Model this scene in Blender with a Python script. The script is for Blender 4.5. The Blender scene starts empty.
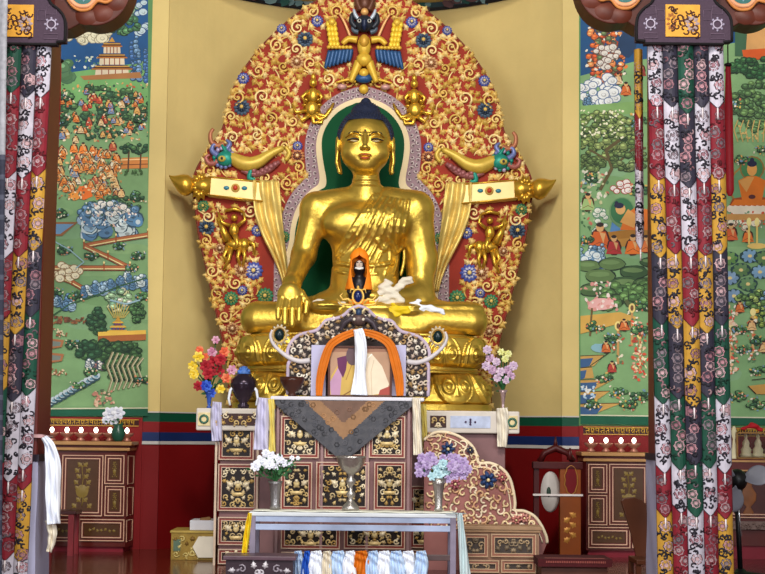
import bpy, math, random
import numpy as np
from mathutils import Vector, Matrix
PI = math.pi; sin = math.sin; cos = math.cos
R_ = random.Random(7)
scene = bpy.context.scene
COL = scene.collection
# ------------------------------------------------------------ camera
FPX = 1600.0; CX = 382.5; CY = 287.0
HC = 1.14
PITCH = math.atan(143.0/FPX); ROLL = 0.011
_f = Vector((0, cos(PITCH), sin(PITCH)))
_r = Vector((1, 0, 0)); _u = Vector((0, -sin(PITCH), cos(PITCH)))
CR = _r*cos(ROLL) + _u*sin(ROLL); CU = _u*cos(ROLL) - _r*sin(ROLL)
cam_d = bpy.data.cameras.new('camera'); cam = bpy.data.objects.new('camera', cam_d)
COL.objects.link(cam); scene.camera = cam
cam_d.sensor_width = 36; cam_d.lens = FPX/765*36; cam_d.clip_end = 200
m = Matrix((CR, CU, -_f)).transposed().to_4x4(); m.translation = Vector((0, 0, HC)); cam.matrix_world = m

def W(px, py, Y):
    """real-world x, z of something standing at distance Y"""
    d = _f*FPX + CR*(px-CX) + CU*(CY-py)
    t = Y/d.y
    return (d.x*t, HC + d.z*t)
def WX(px, Y, py=430): return W(px, py, Y)[0]
def WZ(py, Y, px=365): return W(px, py, Y)[1]
def PP(px, py, Y):
    x, z = W(px, py, Y); return Vector((x, Y, z))
def S(Y): return Y/FPX

def lin(c):
    o = []
    for v in c[:3]:
        v = v/255.0
        o.append(v/12.92 if v <= .04045 else ((v+.055)/1.055)**2.4)
    return tuple(o)
# ------------------------------------------------------------ materials
_mats = {}
def M(name, rgb, rough=.55, metal=0.0, var=.15, scale=6.0, bump=0.0, bscale=40.0, spec=.28, emit=0, alpha=None, trans=0, sheen=0):
    if name in _mats: return _mats[name]
    m = bpy.data.materials.new(name); m.use_nodes = True; nt = m.node_tree; b = nt.nodes['Principled BSDF']
    c = lin(rgb)
    tc = nt.nodes.new('ShaderNodeTexCoord')
    if var > 0:
        n = nt.nodes.new('ShaderNodeTexNoise'); n.inputs['Scale'].default_value = scale; n.inputs['Detail'].default_value = 5
        nt.links.new(tc.outputs['Object'], n.inputs['Vector'])
        r = nt.nodes.new('ShaderNodeValToRGB')
        r.color_ramp.elements[0].position = .3; r.color_ramp.elements[1].position = .7
        r.color_ramp.elements[0].color = tuple(v*(1-var) for v in c)+(1,)
        r.color_ramp.elements[1].color = tuple(min(1, v*(1+var)) for v in c)+(1,)
        nt.links.new(n.outputs['Fac'], r.inputs['Fac']); nt.links.new(r.outputs['Color'], b.inputs['Base Color'])
    else:
        b.inputs['Base Color'].default_value = c+(1,)
    b.inputs['Roughness'].default_value = rough; b.inputs['Metallic'].default_value = metal
    b.inputs['Specular IOR Level'].default_value = spec
    if sheen: b.inputs['Sheen Weight'].default_value = sheen
    if trans: b.inputs['Transmission Weight'].default_value = trans
    if alpha is not None: b.inputs['Alpha'].default_value = alpha
    if bump > 0:
        n2 = nt.nodes.new('ShaderNodeTexNoise'); n2.inputs['Scale'].default_value = bscale; n2.inputs['Detail'].default_value = 3
        nt.links.new(tc.outputs['Object'], n2.inputs['Vector'])
        bp = nt.nodes.new('ShaderNodeBump'); bp.inputs['Strength'].default_value = 1; bp.inputs['Distance'].default_value = bump
        nt.links.new(n2.outputs['Fac'], bp.inputs['Height']); nt.links.new(bp.outputs['Normal'], b.inputs['Normal'])
    if emit:
        b.inputs['Emission Color'].default_value = c+(1,); b.inputs['Emission Strength'].default_value = emit
    _mats[name] = m
    return m
def MC(name, rough=.6, metal=0.0, var=.1, scale=20.0, bump=0.0, bscale=60.0):
    """painted / woven surface: its own pattern colours are carried by the mesh"""
    if name in _mats: return _mats[name]
    m = bpy.data.materials.new(name); m.use_nodes = True; nt = m.node_tree; b = nt.nodes['Principled BSDF']
    a = nt.nodes.new('ShaderNodeAttribute'); a.attribute_name = 'Col'
    tc = nt.nodes.new('ShaderNodeTexCoord')
    n = nt.nodes.new('ShaderNodeTexNoise'); n.inputs['Scale'].default_value = scale; n.inputs['Detail'].default_value = 4
    nt.links.new(tc.outputs['Object'], n.inputs['Vector'])
    mr = nt.nodes.new('ShaderNodeMapRange'); mr.inputs[1].default_value = .3; mr.inputs[2].default_value = .7
    mr.inputs[3].default_value = 1-var; mr.inputs[4].default_value = 1+var
    nt.links.new(n.outputs['Fac'], mr.inputs[0])
    vm = nt.nodes.new('ShaderNodeVectorMath'); vm.operation = 'SCALE'
    nt.links.new(a.outputs['Color'], vm.inputs[0]); nt.links.new(mr.outputs[0], vm.inputs['Scale'])
    nt.links.new(vm.outputs[0], b.inputs['Base Color'])
    b.inputs['Roughness'].default_value = rough; b.inputs['Metallic'].default_value = metal; b.inputs['Specular IOR Level'].default_value = .3
    if bump > 0:
        n2 = nt.nodes.new('ShaderNodeTexNoise'); n2.inputs['Scale'].default_value = bscale
        nt.links.new(tc.outputs['Object'], n2.inputs['Vector'])
        bp = nt.nodes.new('ShaderNodeBump'); bp.inputs['Distance'].default_value = bump
        nt.links.new(n2.outputs['Fac'], bp.inputs['Height']); nt.links.new(bp.outputs['Normal'], b.inputs['Normal'])
    _mats[name] = m
    return m
# ------------------------------------------------------------ objects
def tag(o, label=None, cat=None, group=None, kind=None):
    if label: o['label'] = label
    if cat: o['category'] = cat
    if group: o['group'] = group
    if kind: o['kind'] = kind
    return o
_org = {}
def thing(name, label, cat, loc=(0, 0, 0), group=None):
    o = bpy.data.objects.new(name, None); COL.objects.link(o); o.empty_display_size = .1
    o.location = loc; _org[o.name] = Vector(loc)
    return tag(o, label, cat, group)
def origin_of(o):
    return _org[o.name]
class G:
    def __init__(s): s.v = []; s.f = []; s.c = []; s.mi = []; s.k = 0; s.sm = []
    def add(s, vs, fs, col=(1, 1, 1), mi=0, smooth=False):
        b = len(s.v); s.v.extend([tuple(v) for v in vs])
        for f in fs:
            s.f.append(tuple(i+b for i in f)); s.c.append(col); s.mi.append(mi); s.sm.append(smooth)
        return s
    def box(s, x0, x1, y0, y1, z0, z1, col=(1, 1, 1), mi=0):
        vs = [(x, y, z) for x in (x0, x1) for y in (y0, y1) for z in (z0, z1)]
        return s.add(vs, [(0, 1, 3, 2), (4, 6, 7, 5), (0, 4, 5, 1), (2, 3, 7, 6), (0, 2, 6, 4), (1, 5, 7, 3)], col, mi)
    def prism(s, pts, y0, y1, col=(1, 1, 1), mi=0, side=None, bev=0):
        """outline pts (x,z) extruded from front y0 to back y1"""
        n = len(pts)
        a = sum(pts[i][0]*pts[(i+1) % n][1]-pts[(i+1) % n][0]*pts[i][1] for i in range(n))
        if a < 0: pts = pts[::-1]
        vs = [(p[0], y0, p[1]) for p in pts]+[(p[0], y1, p[1]) for p in pts]
        s.add(vs, [tuple(range(n)), tuple(range(2*n-1, n-1, -1))], col, mi)
        b = len(s.v)-2*n
        for i in range(n):
            j = (i+1) % n
            s.f.append((b+i, b+n+i, b+n+j, b+j)); s.c.append(side or col); s.mi.append(mi); s.sm.append(False)
        return s
    def tube(s, pts, rad, n=6, col=(1, 1, 1), mi=0, closed=False, flat=1.0, caps=True):
        pts = [Vector(p) for p in pts]; N = len(pts)
        if not hasattr(rad, '__len__'): rad = [rad]*N
        vs = []; up0 = Vector((0, 1, 0))
        for i in range(N):
            if closed: t = pts[(i+1) % N]-pts[i-1]
            else: t = pts[min(i+1, N-1)]-pts[max(i-1, 0)]
            if t.length < 1e-9: t = Vector((0, 0, 1))
            t.normalize()
            a = up0 - t*up0.dot(t)
            if a.length < .05: a = Vector((1, 0, 0)) - t*t.x
            a.normalize(); b = t.cross(a)
            for k in range(n):
                th = 2*PI*k/n
                vs.append(pts[i]+a*(cos(th)*rad[i]*flat)+b*(sin(th)*rad[i]))
        fs = []
        for i in range(N if closed else N-1):
            for k in range(n):
                j = (i+1) % N
                fs.append((i*n+k, i*n+(k+1) % n, j*n+(k+1) % n, j*n+k))
        if caps and not closed: fs += [tuple(range(n-1, -1, -1)), tuple((N-1)*n+k for k in range(n))]
        return s.add(vs, fs, col, mi, True)
    def lathe(s, prof, c, n=24, sx=1, sy=1, col=(1, 1, 1), mi=0, caps=True):
        vs = []
        for r, z in prof:
            for k in range(n):
                th = 2*PI*k/n; vs.append((c[0]+r*sx*cos(th), c[1]+r*sy*sin(th), c[2]+z))
        fs = []
        for i in range(len(prof)-1):
            for k in range(n):
                fs.append((i*n+k, i*n+(k+1) % n, (i+1)*n+(k+1) % n, (i+1)*n+k))
        if caps: fs += [tuple(range(n-1, -1, -1)), tuple((len(prof)-1)*n+k for k in range(n))]
        return s.add(vs, fs, col, mi, True)
    def ball(s, c, r, n=10, m=7, col=(1, 1, 1), mi=0, rot=None):
        if not hasattr(r, '__len__'): r = (r, r, r)
        vs = []; fs = []
        for i in range(m+1):
            ph = PI*i/m
            for k in range(n):
                th = 2*PI*k/n
                p = Vector((r[0]*sin(ph)*cos(th), r[1]*sin(ph)*sin(th), r[2]*cos(ph)))
                if rot is not None: p = rot @ p
                vs.append(Vector(c)+p)
        for i in range(m):
            for k in range(n):
                fs.append((i*n+k, (i+1)*n+k, (i+1)*n+(k+1) % n, i*n+(k+1) % n))
        return s.add(vs, fs, col, mi, True)
    def surf(s, f, nu, nv, col=(1, 1, 1), mi=0, smooth=True):
        vs = [f(u/nu, v/nv) for v in range(nv+1) for u in range(nu+1)]
        fs = [(v*(nu+1)+u, v*(nu+1)+u+1, (v+1)*(nu+1)+u+1, (v+1)*(nu+1)+u) for v in range(nv) for u in range(nu)]
        b = len(s.f); s.add(vs, fs, (1, 1, 1), mi, smooth)
        if callable(col):
            i = b
            for v in range(nv):
                for u in range(nu): s.c[i] = col((u+.5)/nu, (v+.5)/nv); i += 1
        else:
            for i in range(b, len(s.f)): s.c[i] = col
        return s
    def flatpoly(s, pts3, col, mi=0):
        return s.add(pts3, [tuple(range(len(pts3)))], col, mi)
    def relief(s, pts, y, h, col=(1, 1, 1), mi=0, cen=None):
        """low domed shape standing proud of plane y towards -y"""
        n = len(pts)
        cx = sum(p[0] for p in pts)/n; cz = sum(p[1] for p in pts)/n
        if cen: cx, cz = cen
        vs = [(p[0], y, p[1]) for p in pts]+[(cx+(p[0]-cx)*.55, y-h*.8, cz+(p[1]-cz)*.55) for p in pts]+[(cx, y-h, cz)]
        fs = []
        for i in range(n):
            j = (i+1) % n
            fs.append((i, j, n+j, n+i)); fs.append((n+i, n+j, 2*n))
        return s.add(vs, fs, col, mi, True)
    def build(s, name, mat, parent=None, bevel=0, solid=0, sub=0, smooth=None, org=None, kind=None, label=None):
        vs = s.v
        if parent is not None: O = origin_of(parent)
        elif org is not None: O = Vector(org)
        else:
            a = np.array(vs); lo = a.min(0); hi = a.max(0)
            O = Vector(((lo[0]+hi[0])/2, (lo[1]+hi[1])/2, lo[2]))
        me = bpy.data.meshes.new(name)
        me.from_pydata([(v[0]-O.x, v[1]-O.y, v[2]-O.z) for v in vs], [], s.f)
        mats = mat if isinstance(mat, (list, tuple)) else [mat]
        for mm in mats: me.materials.append(mm)
        me.polygons.foreach_set('material_index', s.mi)
        sm = s.sm if smooth is None else [smooth]*len(s.f)
        me.polygons.foreach_set('use_smooth', sm)
        if any(c != (1, 1, 1) for c in s.c):
            at = me.color_attributes.new('Col', 'FLOAT_COLOR', 'CORNER')
            buf = []
            for f, c in zip(s.f, s.c): buf.extend((c[0], c[1], c[2], 1.0)*len(f))
            at.data.foreach_set('color', buf)
        me.update()
        o = bpy.data.objects.new(name, me); COL.objects.link(o)
        if parent is not None: o.parent = parent; _org[o.name] = O
        else: o.location = O; _org[o.name] = O
        if bevel: b = o.modifiers.new('bevel', 'BEVEL'); b.width = bevel; b.segments = 2; b.limit_method = 'ANGLE'
        if solid: b = o.modifiers.new('solid', 'SOLIDIFY'); b.thickness = solid; b.offset = 0
        if sub: b = o.modifiers.new('sub', 'SUBSURF'); b.levels = sub; b.render_levels = sub
        if kind: o['kind'] = kind
        if label: o['label'] = label
        return o
def npmesh(g, V, F, mi=0):
    g.add([tuple(v) for v in V], [tuple(int(i) for i in f) for f in F], (1, 1, 1), mi, True)
def copy_tree(o, parent=None):
    c = o.copy(); COL.objects.link(c)
    if parent is not None: c.parent = parent
    for ch in [x for x in bpy.data.objects if x.parent == o]: copy_tree(ch, c)
    return c
# ------------------------------------------------------------ signed-distance sculpting
def surface_nets(F, org, h):
    nx, ny, nz = F.shape
    inside = F < 0
    c = np.zeros((nx-1, ny-1, nz-1), int)
    for dx in (0, 1):
        for dy in (0, 1):
            for dz in (0, 1):
                c += inside[dx:nx-1+dx, dy:ny-1+dy, dz:nz-1+dz]
    act = (c > 0) & (c < 8)
    I = np.argwhere(act)
    idx = -np.ones(act.shape, int); idx[act] = np.arange(len(I))
    pos = np.zeros((len(I), 3)); cnt = np.zeros(len(I))
    cor = [(a, b, d) for a in (0, 1) for b in (0, 1) for d in (0, 1)]
    for p in cor:
        for ax in range(3):
            if p[ax] == 1: continue
            q = list(p); q[ax] = 1
            f0 = F[I[:, 0]+p[0], I[:, 1]+p[1], I[:, 2]+p[2]]; f1 = F[I[:, 0]+q[0], I[:, 1]+q[1], I[:, 2]+q[2]]
            sel = (f0 < 0) != (f1 < 0)
            t = np.where(sel, f0/np.where(sel, f0-f1, 1), 0)
            pt = np.array(p, float)[None, :].repeat(len(I), 0); pt[:, ax] += t
            pos[sel] += pt[sel]; cnt[sel] += 1
    V = (I+pos/cnt[:, None])*h+np.array(org)
    faces = []
    for ax in range(3):
        a = inside; sl0 = [slice(None)]*3; sl1 = [slice(None)]*3
        sl0[ax] = slice(0, -1); sl1[ax] = slice(1, None)
        d = a[tuple(sl0)] != a[tuple(sl1)]
        E = np.argwhere(d)
        o1, o2 = [(1, 2), (2, 0), (0, 1)][ax]
        E = E[(E[:, o1] > 0) & (E[:, o2] > 0) & (E[:, o1] < F.shape[o1]-1) & (E[:, o2] < F.shape[o2]-1)]
        def g(i, j):
            e = E.copy(); e[:, o1] -= i; e[:, o2] -= j
            return idx[e[:, 0], e[:, 1], e[:, 2]]
        q = np.stack([g(1, 1), g(0, 1), g(0, 0), g(1, 0)], 1)
        ins = inside[E[:, 0], E[:, 1], E[:, 2]]
        q[~ins] = q[~ins][:, ::-1]
        faces.append(q)
    return V, np.concatenate(faces)
class SDF:
    def __init__(s, lo, hi, h):
        s.lo = lo; s.h = h
        ax = [np.arange(lo[i], hi[i]+h, h, dtype=np.float32) for i in range(3)]
        s.X, s.Y, s.Z = np.meshgrid(*ax, indexing='ij'); s.F = np.full(s.X.shape, 1e3, np.float32)
    def u(s, d, k=0):
        if k <= 0: s.F = np.minimum(s.F, d)
        else:
            hh = np.clip(.5+.5*(s.F-d)/k, 0, 1); s.F = s.F+(d-s.F)*hh-k*hh*(1-hh)
    def sub(s, d, k=0):
        if k <= 0: s.F = np.maximum(s.F, -d)
        else:
            hh = np.clip(.5-.5*(s.F+d)/k, 0, 1); s.F = s.F+(-d-s.F)*hh+k*hh*(1-hh)
    def ell(s, c, r):
        x = (s.X-c[0])/r[0]; y = (s.Y-c[1])/r[1]; z = (s.Z-c[2])/r[2]
        k0 = np.sqrt(x*x+y*y+z*z)+1e-6
        k1 = np.sqrt((x/r[0])**2+(y/r[1])**2+(z/r[2])**2)+1e-6
        return k0*(k0-1)/k1
    def cone(s, a, b, ra, rb):
        a = np.array(a, float); b = np.array(b, float); ba = b-a; L = float(ba@ba)
        px = s.X-a[0]; py = s.Y-a[1]; pz = s.Z-a[2]
        t = np.clip((px*ba[0]+py*ba[1]+pz*ba[2])/L, 0, 1)
        return np.sqrt((px-ba[0]*t)**2+(py-ba[1]*t)**2+(pz-ba[2]*t)**2)-(ra+(rb-ra)*t)
    def mesh(s): return surface_nets(s.F, s.lo, s.h)

# ------------------------------------------------------------ ornament helpers
def leafpts(cx, cz, r, a, lobes=3):
    """outline of a lobed leaf pointing along angle a"""
    base = [(-.9, 0), (-.5, .28), (-.3, .75), (.05, .42), (.25, .62), (.45, .3), (1, 0), (.45, -.3), (.25, -.62), (.05, -.42), (-.3, -.75), (-.5, -.28)]
    ca, sa = cos(a), sin(a)
    return [(cx+r*(x*ca-y*sa), cz+r*(x*sa+y*ca)) for x, y in base]
def leaf3(cx, cz, r, a):
    base = [(-.8, 0), (-.35, .2), (.1, .85), (.2, .35), (.5, .45), (1, 0), (.5, -.45), (.2, -.35), (.1, -.85), (-.35, -.2)]
    ca, sa = cos(a), sin(a)
    return [(cx+r*(x*ca-y*sa), cz+r*(x*sa+y*ca)) for x, y in base]
def spiral(cx, cz, r, a0, turns, d, y, n=14, tail=0):
    pts = []
    for i in range(n+1):
        t = i/n; th = a0+d*turns*2*PI*t; rr = r*(1-t*.82)
        pts.append((cx+rr*cos(th), y, cz+rr*sin(th)))
    return pts
def poisson(rng, inside, x0, x1, z0, z1, dmin, tries=4000):
    pts = []; cell = {}
    for _ in range(tries):
        x = rng.uniform(x0, x1); z = rng.uniform(z0, z1)
        if not inside(x, z): continue
        k = (int(x/dmin), int(z/dmin)); ok = True
        for i in (-1, 0, 1):
            for j in (-1, 0, 1):
                for q in cell.get((k[0]+i, k[1]+j), ()):
                    if (q[0]-x)**2+(q[1]-z)**2 < dmin*dmin: ok = False
        if ok: cell.setdefault(k, []).append((x, z)); pts.append((x, z))
    return pts
def inpoly(x, z, P):
    c = False; n = len(P); j = n-1
    for i in range(n):
        if (P[i][1] > z) != (P[j][1] > z) and x < (P[j][0]-P[i][0])*(z-P[i][1])/(P[j][1]-P[i][1])+P[i][0]: c = not c
        j = i
    return c
def scrollpanel(g, rng, x0, x1, z0, z1, y, step, th, cols, mirror=True, dark=None):
    """carved scroll foliage filling a rectangle, mirrored about its middle"""
    xm = (x0+x1)/2
    pts = poisson(rng, lambda x, z: True, x0+step*.35, xm if mirror else x1-step*.35, z0+step*.35, z1-step*.35, step, 900)
    for (x, z) in pts:
        a0 = rng.uniform(0, 6.3); d = rng.choice((-1, 1)); r = step*rng.uniform(.45, .62); col = rng.choice(cols); q = rng.random()
        for s_ in ((1, -1) if mirror else (1,)):
            X = x if s_ == 1 else 2*xm-x; A = a0 if s_ == 1 else PI-a0; D = d*s_
            if q < .6:
                p = spiral(X, z, r, A, 1.1, D, y-th*.6, 9)
                g.tube(p, [th*(.7+.5*i/9) for i in range(10)], 4, col, 0)
                g.relief(leafpts(X+r*1.0*cos(A-1.2*D), z+r*1.0*sin(A-1.2*D), r*.6, A+D*1.5), y, th*1.6, col)
            else:
                g.relief(leafpts(X, z, r*1.05, A), y, th*2.2, col)
    return g
def smooth_poly(pts, n=6, closed=False):
    """Catmull-Rom through the points"""
    P = [Vector(p) for p in pts]; N = len(P); out = []
    rngi = range(N) if closed else range(N-1)
    for i in rngi:
        if closed: p0, p1, p2, p3 = P[i-1], P[i], P[(i+1) % N], P[(i+2) % N]
        else: p0, p1, p2, p3 = P[max(i-1, 0)], P[i], P[i+1], P[min(i+2, N-1)]
        for k in range(n):
            t = k/n
            out.append(.5*((2*p1)+(p2-p0)*t+(2*p0-5*p1+4*p2-p3)*t*t+(3*p1-p0-3*p2+p3)*t**3))
    if not closed: out.append(P[-1])
    return out
# ============================================================ light
scene.view_settings.view_transform = 'Standard'; scene.view_settings.look = 'None'
scene.view_settings.gamma = 1; scene.view_settings.exposure = 0.06
wd = bpy.data.worlds.new('hall'); scene.world = wd; wd.use_nodes = True
nt = wd.node_tree; bg = nt.nodes['Background']
tc = nt.nodes.new('ShaderNodeTexCoord'); sx = nt.nodes.new('ShaderNodeSeparateXYZ'); rp = nt.nodes.new('ShaderNodeValToRGB')
nt.links.new(tc.outputs['Generated'], sx.inputs[0]); nt.links.new(sx.outputs['Z'], rp.inputs['Fac'])
mp = nt.nodes.new('ShaderNodeMapRange'); mp.inputs[1].default_value = -1; mp.inputs[2].default_value = 1
nt.links.new(sx.outputs['Z'], mp.inputs[0]); nt.links.new(mp.outputs[0], rp.inputs['Fac'])
e = rp.color_ramp.elements; e[0].position = .0; e[0].color = (.05, .03, .025, 1); e[1].position = 1; e[1].color = (.10, .09, .08, 1)
a = rp.color_ramp.elements.new(.48); a.color = (.16, .12, .10, 1)
a = rp.color_ramp.elements.new(.56); a.color = (.75, .72, .70, 1)
a = rp.color_ramp.elements.new(.72); a.color = (.45, .42, .38, 1)
nt.links.new(rp.outputs['Color'], bg.inputs['Color']); bg.inputs['Strength'].default_value = .75
def area(name, loc, target, size, power, col=(1, 1, 1), sy=None):
    d = bpy.data.lights.new(name, 'AREA'); d.energy = power; d.color = col; d.size = size
    if sy: d.shape = 'RECTANGLE'; d.size_y = sy
    o = bpy.data.objects.new(name, d); COL.objects.link(o); o.location = loc
    o.rotation_euler = (Vector(target)-Vector(loc)).to_track_quat('-Z', 'Y').to_euler()
    return o
area('window_daylight_west', (-4.5, 1.0, 3.6), (0, 14, 2), 3.4, 430, (.88, .94, 1), 2.4)
area('window_daylight_east', (4.5, 1.0, 3.6), (0, 14, 2), 3.4, 430, (.88, .94, 1), 2.4)
area('hall_spotlight', (-.3, 4.5, 8.3), (-.2, 15, 2.6), .7, 400, (1, .94, .84))
area('hall_ceiling_panel', (0, 5.0, 6.6), (0, 14.5, 2.2), 5.0, 380, (1, .97, .92), 2.0)

# ============================================================ setting
YB = 15.2
AX = -.17                                  # middle axis of the shrine
floor_m = M('floor_polished_wood', (92, 34, 22), rough=.16, var=.25, scale=1.5)
g = G(); g.box(-9, 9, -3, 17.2, -.1, 0); o = g.build('floor', floor_m); tag(o, kind='structure')
xL = WX(148, YB, 200); xR = WX(579, YB, 200); xC = (xL+xR)/2; hw = (xR-xL)/2
pil = .16                                   # flat yellow jamb either side of the niche
zt = W(365, -26, YB)[1]                     # top of the niche opening
zsoff = zt
# colours of the wall bands, as heights on the front wall
zg1, zg0 = WZ(415, YB), WZ(424, YB); zb1, zb0 = WZ(434.5, YB), WZ(443.5, YB)
def nichepts(n=48):
    """plan of the niche from left jamb to right jamb"""
    pts = [(xL, YB), (xL+pil, YB)]
    w = hw-pil
    for i in range(n+1):
        q = 2*i/n-1
        pts.append((xC+w*q, YB+.03+1.12*(1-abs(q)**2.2)))
    pts += [(xR-pil, YB), (xR, YB)]
    return pts
NP = nichepts()
def band(g, z0, z1, off, col, mi):
    for i in range(len(NP)-1):
        a, b = NP[i], NP[i+1]
        g.add([(a[0], a[1]-off, z0), (b[0], b[1]-off, z0), (b[0], b[1]-off, z1), (a[0], a[1]-off, z1)], [(0, 1, 2, 3)], (1, 1, 1), mi, True)
ym = M('niche_yellow_plaster', (222, 198, 130), rough=.75, var=.10, scale=1.1, bump=.004, bscale=9)
rm = M('wall_deep_red', (128, 12, 16), rough=.55, var=.12, scale=1.5)
gm = M('band_green', (8, 78, 54), rough=.5, var=.1); bm_ = M('band_blue', (22, 44, 98), rough=.5, var=.1); wm = M('band_white', (205, 200, 195), rough=.5, var=.05)
g = G()
band(g, zg1, zt, 0, None, 0); band(g, 0, zg0, 0, None, 1); band(g, zg0, zg1, .0, None, 2)
# soffit
vs = [(p[0], p[1], zt) for p in NP]
g.add(vs, [tuple(range(len(vs)-1, -1, -1))], (1, 1, 1), 0)
o = g.build('wall_niche', [ym, rm, gm], smooth=None); tag(o, kind='structure')
g = G(); band(g, zb0, zb1, .012, None, 0); band(g, zb0-.03, zb0, .015, None, 1); band(g, zg1, zg1+.012, .012, None, 1)
o = g.build('trim_1', [bm_, wm]); tag(o, kind='structure')
# painted frieze on the lintel high above the niche
MP = MC('mural_paint', rough=.6, var=.12, scale=5)
g = G(); g.box(xL-4.5, xL, YB, YB+.25, 0, 7.5); o = g.build('wall_left', M('plaster_green', (100, 146, 92), rough=.7, var=.1)); tag(o, kind='structure')
g = G(); g.box(xR, xR+4.5, YB, YB+.25, 0, 7.5); o = g.build('wall_right', _mats['plaster_green']); tag(o, kind='structure')
g = G(); g.box(xL, xR, YB, YB+.25, zt, 7.5)
o = g.build('wall_lintel', M('lintel_teal', (40, 62, 66), rough=.6, var=.3, scale=9)); tag(o, kind='structure')
# painted cloud frieze at the back of the niche top (seen below the lintel)
g = G()
zf = W(365, 9, 16.3)[1]
rr = random.Random(3)
for i in range(2, len(NP)-3):
    a, b = NP[i], NP[i+1]
    g.add([(a[0], a[1]-.02, zf), (b[0], b[1]-.02, zf), (b[0], b[1]-.02, zt), (a[0], a[1]-.02, zt)], [(0, 1, 2, 3)], lin((48, 72, 78)))
    g.add([(a[0], a[1]-.025, zf-.035), (b[0], b[1]-.025, zf-.035), (b[0], b[1]-.025, zf), (a[0], a[1]-.025, zf)], [(0, 1, 2, 3)], lin((30, 28, 30)))
for i in range(60):
    t = rr.uniform(.1, .9); k = int(t*(len(NP)-4))+2; p = NP[k]
    r = rr.uniform(.03, .09); cx, cz = p[0]+rr.uniform(-.05, .05), rr.uniform(zf+.05, zt-.04)
    c = rr.choice([lin((110, 140, 140)), lin((150, 160, 150)), lin((35, 85, 75)), lin((90, 60, 60))])
    g.add([(cx+r*cos(q*PI/4), p[1]-.03-.00003*i, cz+r*.7*sin(q*PI/4)) for q in range(8)], [tuple(range(8))], c)
o = g.build('trim_2', MP); tag(o, kind='structure')

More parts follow.
